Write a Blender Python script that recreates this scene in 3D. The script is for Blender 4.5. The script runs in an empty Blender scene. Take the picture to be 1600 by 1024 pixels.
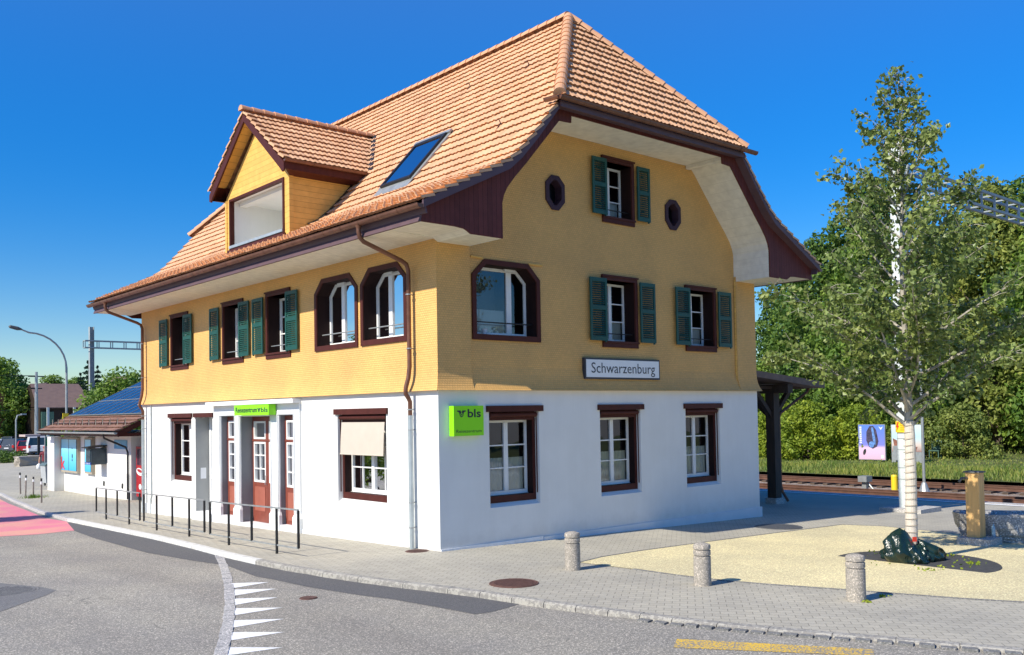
import bpy, bmesh, math, random
from mathutils import Vector, Matrix
from mathutils.geometry import tessellate_polygon
PI = math.pi
SC = bpy.context.scene
COL = SC.collection

# ------------------------------------------------------------------ camera (calibrated from the photograph)
F_PX, PPX, PPY = 1457.0, 800.0, 600.0
CAM = Vector((-12.00673645, -16.13666478, 2.95))
def _n(v): return v.normalized()
_X = _n(Vector((2466-PPX, 615-PPY, F_PX)))
_Y = Vector((-475-PPX, 667-PPY, F_PX)).normalized()
_Y = _n(_Y - _X*_X.dot(_Y))
_Z = _X.cross(_Y)
if _Z.y > 0: _Z = -_Z

def gz(x, y):
    """height of the paved ground: falls gently to the tracks (+x) and along the street (+y)"""
    f = 1 - min(max((x-4)/10, 0), 1)
    return -0.0235*min(max(x, 0), 24) - 0.021*min(max(y, 0), 30)*f
def og(px, py, off=0.0):
    """survey: the ground point seen at photo position px,py"""
    v = Vector((px-PPX, py-PPY, F_PX)); r = Vector((_X.dot(v), _Y.dot(v), _Z.dot(v)))
    z = 0.0
    for i in range(60):
        t = (z+off-CAM.z)/r.z; p = CAM + r*t
        z = .5*z + .5*gz(p.x, p.y)
    return Vector((p.x, p.y, gz(p.x, p.y)+off))

# ------------------------------------------------------------------ mesh builder
class MB:
    def __init__(s): s.v = []; s.f = []; s.uv = []
    def add(s, vs, fs, uvs=None):
        o = len(s.v); s.v += [tuple(v) for v in vs]
        for i, f in enumerate(fs):
            s.f.append([a+o for a in f]); s.uv.append(uvs[i] if uvs else None)
    def hexa(s, p):
        s.add(p, [(0,1,2,3), (7,6,5,4), (0,4,5,1), (1,5,6,2), (2,6,7,3), (3,7,4,0)])
    def box(s, x0, x1, y0, y1, z0, z1):
        s.hexa([(x0,y0,z0),(x0,y1,z0),(x1,y1,z0),(x1,y0,z0),(x0,y0,z1),(x0,y1,z1),(x1,y1,z1),(x1,y0,z1)])
    def bx(s, F, u0, u1, d0, d1, z0, z1):
        a = F(u0, d0, z0); b = F(u1, d1, z1)
        s.box(min(a[0],b[0]), max(a[0],b[0]), min(a[1],b[1]), max(a[1],b[1]), z0, z1)
    def obox(s, c, ax, ay, az):
        """oriented box: centre and three half-axis vectors"""
        c, ax, ay, az = Vector(c), Vector(ax), Vector(ay), Vector(az)
        s.hexa([c-ax-ay-az, c-ax+ay-az, c+ax+ay-az, c+ax-ay-az, c-ax-ay+az, c-ax+ay+az, c+ax+ay+az, c+ax-ay+az])
    def beam(s, a, b, w, h, up=(0,0,1)):
        a, b = Vector(a), Vector(b); d = b-a; L = d.length; d.normalize()
        side = d.cross(Vector(up))
        if side.length < 1e-4: side = Vector((1,0,0))
        side.normalize(); u = side.cross(d)
        s.obox((a+b)/2, d*L/2, side*w/2, u*h/2)
    def prism(s, poly, F, d0, d1):
        """poly: list of (u,z); extruded between depths d0,d1 of face frame F"""
        n = len(poly)
        A = [F(u, d0, z) for u, z in poly]; B = [F(u, d1, z) for u, z in poly]
        tris = tessellate_polygon([[Vector((u, z, 0)) for u, z in poly]])
        fs = [tuple(t) for t in tris] + [tuple(n+i for i in reversed(t)) for t in tris]
        fs += [(i, (i+1) % n, n+(i+1) % n, n+i) for i in range(n)]
        s.add(A+B, fs)
    def sheetpoly(s, loops, F, d):
        """flat polygon with holes in face frame F"""
        fl = [p for l in loops for p in l]
        tris = tessellate_polygon([[Vector((u, z, 0)) for u, z in l] for l in loops])
        s.add([F(u, d, z) for u, z in fl], [tuple(t) for t in tris])
    def ring(s, outer, inner, F, d0, d1):
        n = len(outer)
        vs = [F(u, d0, z) for u, z in outer] + [F(u, d0, z) for u, z in inner] + [F(u, d1, z) for u, z in outer] + [F(u, d1, z) for u, z in inner]
        fs = []
        for i in range(n):
            j = (i+1) % n
            fs += [(i, j, n+j, n+i), (2*n+i, 3*n+i, 3*n+j, 2*n+j), (i, 2*n+i, 2*n+j, j), (n+i, n+j, 3*n+j, 3*n+i)]
        s.add(vs, fs)
    def loft(s, A, B, closed=True):
        n = len(A); m = n if closed else n-1
        s.add(list(A)+list(B), [(i, (i+1) % n, n+(i+1) % n, n+i) for i in range(m)])
    def tube(s, pts, rad, n=8, cap=True):
        pts = [Vector(p) for p in pts]
        rad = rad if isinstance(rad, (list, tuple)) else [rad]*len(pts)
        rings = []; ref = None
        for i, p in enumerate(pts):
            d = (pts[min(i+1, len(pts)-1)] - pts[max(i-1, 0)]).normalized()
            if ref is None:
                ref = d.orthogonal().normalized()
            ref = (ref - d*ref.dot(d))
            ref = ref.normalized() if ref.length > 1e-6 else d.orthogonal().normalized()
            b = d.cross(ref)
            rings.append([p + (ref*math.cos(2*PI*k/n) + b*math.sin(2*PI*k/n))*rad[i] for k in range(n)])
        vs = [v for r in rings for v in r]; fs = []
        for i in range(len(rings)-1):
            for k in range(n):
                fs.append((i*n+k, i*n+(k+1) % n, (i+1)*n+(k+1) % n, (i+1)*n+k))
        if cap:
            fs += [tuple(range(n-1, -1, -1)), tuple((len(rings)-1)*n+k for k in range(n))]
        s.add(vs, fs)
    def lathe(s, c, prof, n=24):
        """prof: list of (r,z) bottom to top, about a vertical axis at c"""
        c = Vector(c); vs = []; fs = []
        for r, z in prof:
            vs += [c + Vector((r*math.cos(2*PI*k/n), r*math.sin(2*PI*k/n), z)) for k in range(n)]
        for i in range(len(prof)-1):
            for k in range(n): fs.append((i*n+k, i*n+(k+1) % n, (i+1)*n+(k+1) % n, (i+1)*n+k))
        fs += [tuple(range(n-1, -1, -1)), tuple((len(prof)-1)*n+k for k in range(n))]
        s.add(vs, fs)
    def ball(s, c, r, nu=10, nv=7):
        c = Vector(c); r = Vector(r if isinstance(r, (tuple, list)) else (r, r, r)); prof = []
        for i in range(nv+1):
            a = -PI/2 + PI*i/nv
            for k in range(nu):
                t = 2*PI*k/nu
                prof.append(c + Vector((r.x*math.cos(a)*math.cos(t), r.y*math.cos(a)*math.sin(t), r.z*math.sin(a))))
        s.add(prof, [(i*nu+k, i*nu+(k+1) % nu, (i+1)*nu+(k+1) % nu, (i+1)*nu+k) for i in range(nv) for k in range(nu)])

def wloc(o):
    l = Vector((0,0,0))
    while o is not None: l = l + o.location; o = o.parent
    return l
def mesh_of(name, mb, m, org=(0,0,0), smooth=False, fix=True):
    org = Vector(org)
    me = bpy.data.meshes.new(name)
    me.from_pydata([Vector(v)-org for v in mb.v], [], mb.f)
    if any(u is not None for u in mb.uv):
        uvl = me.uv_layers.new(name='UVMap'); i = 0
        for f, u in zip(mb.f, mb.uv):
            for k in range(len(f)):
                uvl.data[i].uv = u[k] if u else (0, 0); i += 1
    if fix:
        bm = bmesh.new(); bm.from_mesh(me)
        bmesh.ops.recalc_face_normals(bm, faces=bm.faces); bm.to_mesh(me); bm.free()
    if smooth:
        me.polygons.foreach_set('use_smooth', [True]*len(me.polygons))
        if smooth == 'auto':
            me.polygons.foreach_set('use_smooth', [True]*len(me.polygons)); me.set_sharp_from_angle(angle=math.radians(35))
    me.materials.append(m); me.update()
    return me
def part(name, mb, m, parent, label=None, smooth=False, local=False, fix=True):
    org = (0,0,0) if local else wloc(parent)
    o = bpy.data.objects.new(name, mesh_of(name, mb, m, org, smooth, fix)); COL.objects.link(o); o.parent = parent
    if label: o['label'] = label
    return o
def thing(name, label, cat, loc, group=None, kind=None):
    o = bpy.data.objects.new(name, None); COL.objects.link(o); o.location = loc; o.empty_display_size = .2
    o['label'] = label; o['category'] = cat
    if group: o['group'] = group
    if kind: o['kind'] = kind
    return o
def solo(name, mb, m, label, cat, loc, group=None, smooth=False, kind=None, fix=True):
    o = bpy.data.objects.new(name, mesh_of(name, mb, m, loc, smooth, fix)); COL.objects.link(o); o.location = loc
    o['label'] = label; o['category'] = cat
    if group: o['group'] = group
    if kind: o['kind'] = kind
    return o
def struct(name, mb, m, label=None, kind='structure', cat=None):
    o = bpy.data.objects.new(name, mesh_of(name, mb, m, (0,0,0), False, True)); COL.objects.link(o); o['kind'] = kind
    o['label'] = label or name; o['category'] = cat or name.replace('_', ' ')
    return o
def copy_tree(o, loc, rotz=0.0, scale=1.0, label=None, parent=None):
    c = o.copy(); COL.objects.link(c)
    if parent is not None: c.parent = parent
    else:
        c.location = loc; c.rotation_euler = (0, 0, rotz); c.scale = (scale,)*3 if not isinstance(scale, tuple) else scale
        if label: c['label'] = label
    for ch in list(o.children): copy_tree(ch, None, parent=c)
    return c

def text_mesh(s, P, right, up, width, height, normal, thick=.004, bold=False, space=1.0):
    """lettering as a mesh builder; P = lower left corner, fitted to width x height (capital height)"""
    cu = bpy.data.curves.new('t', 'FONT'); cu.body = s; cu.size = 1; cu.resolution_u = 3; cu.space_character = space
    if bold: cu.offset = .018
    ob = bpy.data.objects.new('t', cu); COL.objects.link(ob)
    dg = bpy.context.evaluated_depsgraph_get(); me = bpy.data.meshes.new_from_object(ob.evaluated_get(dg))
    xs = [v.co.x for v in me.vertices]; x0, x1 = min(xs), max(xs)
    cap = .70
    P, right, up, normal = Vector(P), Vector(right), Vector(up), Vector(normal)
    mb = MB(); sx = width/(x1-x0); sy = height/cap
    n = len(me.vertices)
    base = [P + right*((v.co.x-x0)*sx) + up*(v.co.y*sy) for v in me.vertices]
    fs = [tuple(p.vertices) for p in me.polygons]
    mb.add([b + normal*thick for b in base], fs)
    bpy.data.objects.remove(ob); bpy.data.curves.remove(cu); bpy.data.meshes.remove(me)
    return mb

# ------------------------------------------------------------------ materials
def _nt(name):
    m = bpy.data.materials.new(name); m.use_nodes = True
    nt = m.node_tree; b = nt.nodes['Principled BSDF']
    return m, nt, b
def N(nt, t, **k):
    n = nt.nodes.new(t)
    for a, v in k.items():
        if a.startswith('i_'):
            n.inputs[a[2:].replace('_', ' ')].default_value = v
        else: setattr(n, a, v)
    return n
def rgb(c, k=1.0): return (min(c[0]*k, 1), min(c[1]*k, 1), min(c[2]*k, 1), 1)
def mat(name, c, rough=.7, var=.08, scale=6.0, metal=0.0, bump=0.0, bscale=60.0, spec=.5, dirt=None, detail=4, stretch=None):
    """plain surface with mottled colour and a fine bump"""
    m, nt, b = _nt(name)
    tc = N(nt, 'ShaderNodeTexCoord'); src = tc.outputs['Object']
    if stretch:
        mp = N(nt, 'ShaderNodeMapping'); mp.inputs['Scale'].default_value = stretch
        nt.links.new(src, mp.inputs['Vector']); src = mp.outputs['Vector']
    no = N(nt, 'ShaderNodeTexNoise'); no.inputs['Scale'].default_value = scale; no.inputs['Detail'].default_value = detail
    nt.links.new(src, no.inputs['Vector'])
    cr = N(nt, 'ShaderNodeValToRGB')
    cr.color_ramp.elements[0].position = .3; cr.color_ramp.elements[1].position = .7
    cr.color_ramp.elements[0].color = rgb(c, 1-var); cr.color_ramp.elements[1].color = rgb(c, 1+var)
    nt.links.new(no.outputs['Fac'], cr.inputs['Fac'])
    nt.links.new(cr.outputs['Color'], b.inputs['Base Color'])
    b.inputs['Roughness'].default_value = rough; b.inputs['Metallic'].default_value = metal
    b.inputs['Specular IOR Level'].default_value = spec
    if bump:
        n2 = N(nt, 'ShaderNodeTexNoise'); n2.inputs['Scale'].default_value = bscale; n2.inputs['Detail'].default_value = 3
        nt.links.new(src, n2.inputs['Vector'])
        bp = N(nt, 'ShaderNodeBump'); bp.inputs['Strength'].default_value = bump; bp.inputs['Distance'].default_value = .02
        nt.links.new(n2.outputs['Fac'], bp.inputs['Height']); nt.links.new(bp.outputs['Normal'], b.inputs['Normal'])
    return m
def mix_rgb(nt, a, b, fac, blend='MIX'):
    n = N(nt, 'ShaderNodeMix', data_type='RGBA', blend_type=blend)
    for sock, v in ((n.inputs['Factor'], fac), (n.inputs[6], a), (n.inputs[7], b)):
        if hasattr(v, 'links'): nt.links.new(v, sock)
        else: sock.default_value = v
    return n.outputs[2]
def math_n(nt, op, a, b=None, clamp=False):
    n = N(nt, 'ShaderNodeMath', operation=op); n.use_clamp = clamp
    for i, v in enumerate((a, b)):
        if v is None: continue
        if hasattr(v, 'links'): nt.links.new(v, n.inputs[i])
        else: n.inputs[i].default_value = v
    return n.outputs[0]
def ramp(nt, fac, stops):
    cr = N(nt, 'ShaderNodeValToRGB'); e = cr.color_ramp.elements
    e[0].position, e[0].color = stops[0]; e[1].position, e[1].color = stops[1]
    for p, c in stops[2:]:
        x = e.new(p); x.color = c
    nt.links.new(fac, cr.inputs['Fac']); return cr.outputs['Color']
def bump_in(nt, b, h, strength, dist=.02):
    bp = N(nt, 'ShaderNodeBump'); bp.inputs['Strength'].default_value = strength; bp.inputs['Distance'].default_value = dist
    nt.links.new(h, bp.inputs['Height']); nt.links.new(bp.outputs['Normal'], b.inputs['Normal'])
def noise(nt, src, scale, detail=4, rough=.5):
    n = N(nt, 'ShaderNodeTexNoise'); n.inputs['Scale'].default_value = scale; n.inputs['Detail'].default_value = detail
    n.inputs['Roughness'].default_value = rough
    nt.links.new(src, n.inputs['Vector']); return n.outputs['Fac']

def m_shingle(name, base):
    """small scalloped wooden shingles, seen as a fine diagonal lattice"""
    m, nt, b = _nt(name); tc = N(nt, 'ShaderNodeTexCoord')
    sp = N(nt, 'ShaderNodeSeparateXYZ'); nt.links.new(tc.outputs['Object'], sp.inputs[0])
    u = math_n(nt, 'ADD', sp.outputs['X'], sp.outputs['Y']); z = sp.outputs['Z']
    cb = N(nt, 'ShaderNodeCombineXYZ'); nt.links.new(u, cb.inputs[0]); nt.links.new(z, cb.inputs[1])
    br = N(nt, 'ShaderNodeTexBrick'); br.offset = .5
    br.inputs['Scale'].default_value = 1; br.inputs['Brick Width'].default_value = .07; br.inputs['Row Height'].default_value = .05
    br.inputs['Mortar Size'].default_value = .006; br.inputs['Mortar Smooth'].default_value = .6; br.inputs['Bias'].default_value = 0
    br.inputs['Color1'].default_value = rgb(base, .94); br.inputs['Color2'].default_value = rgb(base, 1.05); br.inputs['Mortar'].default_value = rgb(base, .74)
    nt.links.new(cb.outputs[0], br.inputs['Vector'])
    big = noise(nt, tc.outputs['Object'], .7, 5)
    f = ramp(nt, big, [(.3, (.86,.86,.88,1)), (.7, (1.06,1.04,1.0,1))])
    nt.links.new(mix_rgb(nt, br.outputs['Color'], f, 1.0, 'MULTIPLY'), b.inputs['Base Color'])
    # each course leans out at its foot
    fr = math_n(nt, 'FRACT', math_n(nt, 'DIVIDE', z, .05))
    h = math_n(nt, 'SUBTRACT', math_n(nt, 'SUBTRACT', 1.0, fr), math_n(nt, 'MULTIPLY', br.outputs['Fac'], .8))
    bump_in(nt, b, h, .55, .012)
    b.inputs['Roughness'].default_value = .6; b.inputs['Specular IOR Level'].default_value = .3
    return m
def m_tile(name, c1, c2, moss=.25):
    m, nt, b = _nt(name); tc = N(nt, 'ShaderNodeTexCoord')
    fl = N(nt, 'ShaderNodeVectorMath', operation='FLOOR'); nt.links.new(tc.outputs['UV'], fl.inputs[0])
    wn = N(nt, 'ShaderNodeTexWhiteNoise', noise_dimensions='2D'); nt.links.new(fl.outputs[0], wn.inputs['Vector'])
    c = ramp(nt, wn.outputs['Value'], [(0, rgb(c1)), (1, rgb(c2)), (.5, rgb([(a+b_)/2*1.02 for a, b_ in zip(c1, c2)]))])
    n1 = noise(nt, tc.outputs['Object'], 1.3, 6, .6)
    c = mix_rgb(nt, c, ramp(nt, n1, [(.3, (.84,.83,.85,1)), (.65, (1.05,1.03,1,1))]), 1.0, 'MULTIPLY')
    n2 = noise(nt, tc.outputs['Object'], 40, 3)
    c = mix_rgb(nt, c, ramp(nt, n2, [(.3, (.92,.92,.92,1)), (.7, (1.05,1.05,1.05,1))]), 1.0, 'MULTIPLY')
    nt.links.new(c, b.inputs['Base Color']); b.inputs['Roughness'].default_value = .62
    bump_in(nt, b, n2, .12, .01)
    return m
def m_boards(name, c, w=.12, axis='Z', var=.1, dark=.35, rough=.6, groove=.06):
    """painted boards with a groove every w metres along an axis (Z, X or Y)"""
    m, nt, b = _nt(name); tc = N(nt, 'ShaderNodeTexCoord')
    sp = N(nt, 'ShaderNodeSeparateXYZ'); nt.links.new(tc.outputs['Object'], sp.inputs[0])
    t = math_n(nt, 'DIVIDE', sp.outputs[axis], w)
    fr = math_n(nt, 'FRACT', t)
    g = math_n(nt, 'LESS_THAN', fr, groove)
    wn = N(nt, 'ShaderNodeTexWhiteNoise', noise_dimensions='1D'); nt.links.new(math_n(nt, 'FLOOR', t), wn.inputs['W'])
    base = ramp(nt, wn.outputs['Value'], [(0, rgb(c, 1-var)), (1, rgb(c, 1+var))])
    no = noise(nt, tc.outputs['Object'], 5, 5)
    base = mix_rgb(nt, base, ramp(nt, no, [(.3, (.88,.88,.88,1)), (.7, (1.06,1.06,1.06,1))]), 1.0, 'MULTIPLY')
    nt.links.new(mix_rgb(nt, base, rgb(c, dark), g), b.inputs['Base Color'])
    bump_in(nt, b, math_n(nt, 'SUBTRACT', 1.0, g), .5, .01)
    b.inputs['Roughness'].default_value = rough; b.inputs['Specular IOR Level'].default_value = .2
    return m
def m_glass(name, tint=(.90,.95,.95), refl=1.9, dark=1.0):
    m = bpy.data.materials.new(name); m.use_nodes = True; nt = m.node_tree; nt.nodes.clear()
    out = N(nt, 'ShaderNodeOutputMaterial'); tr = N(nt, 'ShaderNodeBsdfTransparent'); gl = N(nt, 'ShaderNodeBsdfGlossy')
    tr.inputs['Color'].default_value = (*[t*dark for t in tint], 1); gl.inputs['Roughness'].default_value = .01
    tc = N(nt, 'ShaderNodeTexCoord'); bp = N(nt, 'ShaderNodeBump'); bp.inputs['Strength'].default_value = .03; bp.inputs['Distance'].default_value = .05
    nt.links.new(noise(nt, tc.outputs['Object'], 2.5, 1), bp.inputs['Height']); nt.links.new(bp.outputs['Normal'], gl.inputs['Normal'])
    fr = N(nt, 'ShaderNodeFresnel'); fr.inputs['IOR'].default_value = refl
    mx = N(nt, 'ShaderNodeMixShader'); nt.links.new(fr.outputs[0], mx.inputs[0]); nt.links.new(tr.outputs[0], mx.inputs[1]); nt.links.new(gl.outputs[0], mx.inputs[2])
    nt.links.new(mx.outputs[0], out.inputs['Surface']); return m
def m_leaf(name, c1, c2, trans=.3, rough=.55):
    m = bpy.data.materials.new(name); m.use_nodes = True; nt = m.node_tree; b = nt.nodes['Principled BSDF']; out = nt.nodes['Material Output']
    ge = N(nt, 'ShaderNodeNewGeometry'); tc = N(nt, 'ShaderNodeTexCoord')
    r = ge.outputs['Random Per Island']
    c = ramp(nt, r, [(0, rgb(c1)), (1, rgb(c2))])
    big = noise(nt, tc.outputs['Object'], .45, 3)
    c = mix_rgb(nt, c, ramp(nt, big, [(.35, (.72,.8,.75,1)), (.65, (1.2,1.12,.9,1))]), 1.0, 'MULTIPLY')
    nt.links.new(c, b.inputs['Base Color']); b.inputs['Roughness'].default_value = rough; b.inputs['Specular IOR Level'].default_value = .35
    tl = N(nt, 'ShaderNodeBsdfTranslucent'); nt.links.new(mix_rgb(nt, c, (1.0,1.0,.45,1), .35, 'MULTIPLY'), tl.inputs['Color'])
    mx = N(nt, 'ShaderNodeMixShader'); mx.inputs[0].default_value = trans
    nt.links.new(b.outputs[0], mx.inputs[1]); nt.links.new(tl.outputs[0], mx.inputs[2]); nt.links.new(mx.outputs[0], out.inputs['Surface'])
    return m
def m_asphalt(name, c, agg=170, var=.35, patch=.12, crack=False):
    m, nt, b = _nt(name); tc = N(nt, 'ShaderNodeTexCoord'); src = tc.outputs['Object']
    vo = N(nt, 'ShaderNodeTexVoronoi'); vo.inputs['Scale'].default_value = agg; nt.links.new(src, vo.inputs['Vector'])
    wn = N(nt, 'ShaderNodeTexWhiteNoise', noise_dimensions='3D'); nt.links.new(vo.outputs['Color'], wn.inputs['Vector'])
    c1 = ramp(nt, wn.outputs['Value'], [(0, rgb(c, 1-var)), (.8, rgb(c, 1.0)), (1, rgb([min(1, a*(1+2.2*var)) for a in (c[0]*1.05, c[1], c[2]*.97)]))])
    mid = noise(nt, src, 24, 5, .65)
    c1 = mix_rgb(nt, c1, ramp(nt, mid, [(.32, (.8,.8,.8,1)), (.68, (1.16,1.15,1.13,1))]), 1.0, 'MULTIPLY')
    big = noise(nt, src, .35, 6, .6)
    c1 = mix_rgb(nt, c1, ramp(nt, big, [(.35, (1-patch,1-patch,1-patch*.7,1)), (.65, (1+patch,1+patch*.9,1+patch*.7,1))]), 1.0, 'MULTIPLY')
    if crack:                                            # a few fine meandering cracks and darker worn lanes
        wv = N(nt, 'ShaderNodeTexNoise'); wv.inputs['Scale'].default_value = 1.1; wv.inputs['Detail'].default_value = 5; nt.links.new(src, wv.inputs['Vector'])
        ad = N(nt, 'ShaderNodeVectorMath', operation='ADD'); nt.links.new(src, ad.inputs[0]); nt.links.new(wv.outputs['Color'], ad.inputs[1])
        ve = N(nt, 'ShaderNodeTexVoronoi', feature='DISTANCE_TO_EDGE'); ve.inputs['Scale'].default_value = .23; nt.links.new(ad.outputs[0], ve.inputs['Vector'])
        ln = math_n(nt, 'LESS_THAN', ve.outputs['Distance'], .0022); mk = math_n(nt, 'GREATER_THAN', noise(nt, src, .3, 2), .52)
        c1 = mix_rgb(nt, c1, rgb(c, .42), math_n(nt, 'MULTIPLY', math_n(nt, 'MULTIPLY', ln, mk), .6))
        mp = N(nt, 'ShaderNodeMapping'); mp.inputs['Scale'].default_value = (.55, .06, 1); mp.inputs['Rotation'].default_value = (0, 0, .35); nt.links.new(src, mp.inputs[0])
        c1 = mix_rgb(nt, c1, ramp(nt, noise(nt, mp.outputs[0], 1, 3), [(.38, (.86,.85,.84,1)), (.6, (1.03,1.03,1.02,1))]), 1.0, 'MULTIPLY')
    nt.links.new(c1, b.inputs['Base Color']); b.inputs['Roughness'].default_value = .85
    bump_in(nt, b, vo.outputs['Distance'], .35, .004)
    return m
def m_paver(name, c, bw=.24, bh=.16, rot=0.0, contrast=.55, wob=.03):
    """interlocking paving blocks with wavy joints"""
    m, nt, b = _nt(name); tc = N(nt, 'ShaderNodeTexCoord')
    mp = N(nt, 'ShaderNodeMapping'); mp.inputs['Rotation'].default_value = (0, 0, rot); nt.links.new(tc.outputs['Object'], mp.inputs['Vector'])
    sp = N(nt, 'ShaderNodeSeparateXYZ'); nt.links.new(mp.outputs[0], sp.inputs[0])
    w = math_n(nt, 'MULTIPLY', math_n(nt, 'PINGPONG', sp.outputs['X'], bw/4), 4*wob/bw)
    cb = N(nt, 'ShaderNodeCombineXYZ'); nt.links.new(sp.outputs['X'], cb.inputs[0]); nt.links.new(math_n(nt, 'ADD', sp.outputs['Y'], w), cb.inputs[1])
    br = N(nt, 'ShaderNodeTexBrick'); br.offset = .5
    br.inputs['Scale'].default_value = 1; br.inputs['Brick Width'].default_value = bw; br.inputs['Row Height'].default_value = bh
    br.inputs['Mortar Size'].default_value = .006; br.inputs['Mortar Smooth'].default_value = .3
    br.inputs['Color1'].default_value = rgb(c, .93); br.inputs['Color2'].default_value = rgb(c, 1.06); br.inputs['Mortar'].default_value = rgb(c, contrast)
    nt.links.new(cb.outputs[0], br.inputs['Vector'])
    src = tc.outputs['Object']
    big = noise(nt, src, .5, 6, .62)
    col = mix_rgb(nt, br.outputs['Color'], ramp(nt, big, [(.35, (.86,.86,.87,1)), (.68, (1.08,1.07,1.04,1))]), 1.0, 'MULTIPLY')
    fine = noise(nt, src, 55, 4, .7)
    col = mix_rgb(nt, col, ramp(nt, fine, [(.3, (.85,.85,.85,1)), (.7, (1.12,1.12,1.12,1))]), 1.0, 'MULTIPLY')
    nt.links.new(col, b.inputs['Base Color']); b.inputs['Roughness'].default_value = .85
    bump_in(nt, b, math_n(nt, 'SUBTRACT', 1.0, br.outputs['Fac']), .5, .006)
    return m

M = {}
def m_plaster():
    m, nt, b = _nt('white_plaster'); tc = N(nt, 'ShaderNodeTexCoord'); src = tc.outputs['Object']
    sp = N(nt, 'ShaderNodeSeparateXYZ'); nt.links.new(src, sp.inputs[0])
    c = ramp(nt, noise(nt, src, .9, 6, .6), [(.3, (.74,.735,.70,1)), (.7, (.80,.795,.76,1))])
    # splash dirt above the pavement with a ragged upper edge
    n = noise(nt, src, 3.0, 6, .7)
    h = math_n(nt, 'SUBTRACT', math_n(nt, 'MULTIPLY', n, .75), math_n(nt, 'ADD', sp.outputs['Z'], .02))
    f = math_n(nt, 'MULTIPLY', math_n(nt, 'MULTIPLY', h, 2.2, True), .30)
    c = mix_rgb(nt, c, (.42,.39,.34,1), f)
    # faint rain streaks
    mp = N(nt, 'ShaderNodeMapping'); mp.inputs['Scale'].default_value = (3.5, 3.5, .3); nt.links.new(src, mp.inputs[0])
    c = mix_rgb(nt, c, ramp(nt, noise(nt, mp.outputs[0], 1, 5, .7), [(.35, (.972,.972,.97,1)), (.6, (1,1,1,1))]), 1.0, 'MULTIPLY')
    nt.links.new(c, b.inputs['Base Color']); b.inputs['Roughness'].default_value = .85
    bump_in(nt, b, noise(nt, src, 90, 3), .12, .02); return m
M['plaster'] = m_plaster()
M['plinth'] = mat('plinth_paint', (.70,.71,.72), .8, .05, 2, bump=.1)
M['portal'] = mat('portal_paint', (.76,.77,.76), .75, .03, 2, bump=.05)
M['shingle'] = m_shingle('yellow_shingle', (.775,.452,.152))
M['ydormer'] = m_boards('yellow_boards', (.74,.44,.115), .155, 'Z', .05, .6, .55, .07)
M['tile'] = m_tile('clay_tile', (.62,.345,.18), (.72,.435,.245))
M['cap'] = mat('ridge_clay', (.62,.33,.175), .65, .12, 2.5, bump=.1)
M['oldtile'] = m_tile('brown_tile', (.20,.105,.07), (.30,.165,.11))
M['maroon'] = mat('maroon_paint', (.072,.018,.013), .55, .14, 5, bump=.06, stretch=(1,1,.25), spec=.2)
M['maroonb'] = m_boards('maroon_boards', (.125,.034,.030), .125, 'X', .1, .4, .6, .07)
M['fascia'] = mat('fascia_paint', (.10,.055,.065), .6, .1, 3)
M['soffit'] = m_boards('soffit_white', (.82,.78,.64), .11, 'X', .03, .72, .6, .05)
M['soffitg'] = m_boards('soffit_white_gable', (.80,.78,.69), .22, 'Z', .02, .8, .6, .03)
M['copper'] = mat('copper_brown', (.17,.075,.045), .42, .25, 4, metal=.35)
M['zinc'] = mat('zinc_grey', (.42,.47,.48), .45, .12, 4, metal=.5)
M['green'] = mat('shutter_green', (.005,.064,.049), .5, .12, 5, bump=.05)
M['white'] = mat('white_sash', (.80,.80,.78), .4, .03, 5)
M['grey'] = mat('vestibule_shade_grey', (.22,.23,.24), .7, .06, 2)  # shade inside the entrance bays, put into the reveal colour
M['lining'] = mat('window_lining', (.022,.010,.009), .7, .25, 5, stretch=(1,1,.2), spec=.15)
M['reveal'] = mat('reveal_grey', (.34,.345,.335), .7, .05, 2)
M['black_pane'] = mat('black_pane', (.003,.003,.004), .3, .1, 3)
M['octring'] = mat('oct_frame', (.052,.028,.042), .6, .1, 4, spec=.2)
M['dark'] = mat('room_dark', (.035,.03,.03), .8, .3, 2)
M['room'] = mat('room_wall', (.16,.16,.16), .9, .2, 1.5)
M['curtain'] = mat('white_curtain', (.86,.88,.88), .9, .06, 9, stretch=(18,18,.6))
M['fabric'] = mat('awning_fabric', (.53,.465,.385), .85, .03, 4, bump=.05)
M['glass'] = m_glass('window_glass', refl=2.1)
M['skyglass'] = m_glass('skylight_glass', (.25,.27,.3), 1.62, .5)
M['red'] = mat('door_red', (.215,.055,.035), .45, .12, 4)
M['redl'] = mat('door_red_panel', (.34,.105,.07), .5, .08, 3)
M['lime'] = mat('lime_green', (.26,.78,.005), .4, .02, 3)
M['navy'] = mat('navy_ink', (.012,.018,.035), .5, .05, 5)
M['signw'] = mat('sign_white', (.78,.79,.80), .35, .02, 4)
M['ink'] = mat('sign_ink', (.035,.038,.05), .5, .05, 5)
M['black'] = mat('black_metal', (.012,.013,.015), .45, .2, 6)
M['steel'] = mat('galvanised_steel', (.36,.38,.38), .45, .15, 5, metal=.5)
M['steelp'] = mat('mast_steel', (.58,.63,.62), .55, .08, 3)
M['timber'] = mat('dark_timber', (.050,.031,.022), .7, .3, 4, stretch=(3,3,.4))
M['canopy'] = mat('canopy_brown', (.16,.10,.075), .6, .2, 4)
M['paint_white'] = mat('foot_paint', (.80,.80,.79), .7, .08, 8)
# ================================================================== STATION BUILDING
W, L = 11.83, 17.70
def FS(u, d, z): return (d, u, z)          # street face x=0, u runs along +y, d = depth inwards
def FG(u, d, z): return (u, d, z)          # gable face y=0, u runs along +x
B = thing('station_building', 'yellow shingled station house with white ground floor, tiled half hip roof and green shutters', 'building', (0, 0, 0))

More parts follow.
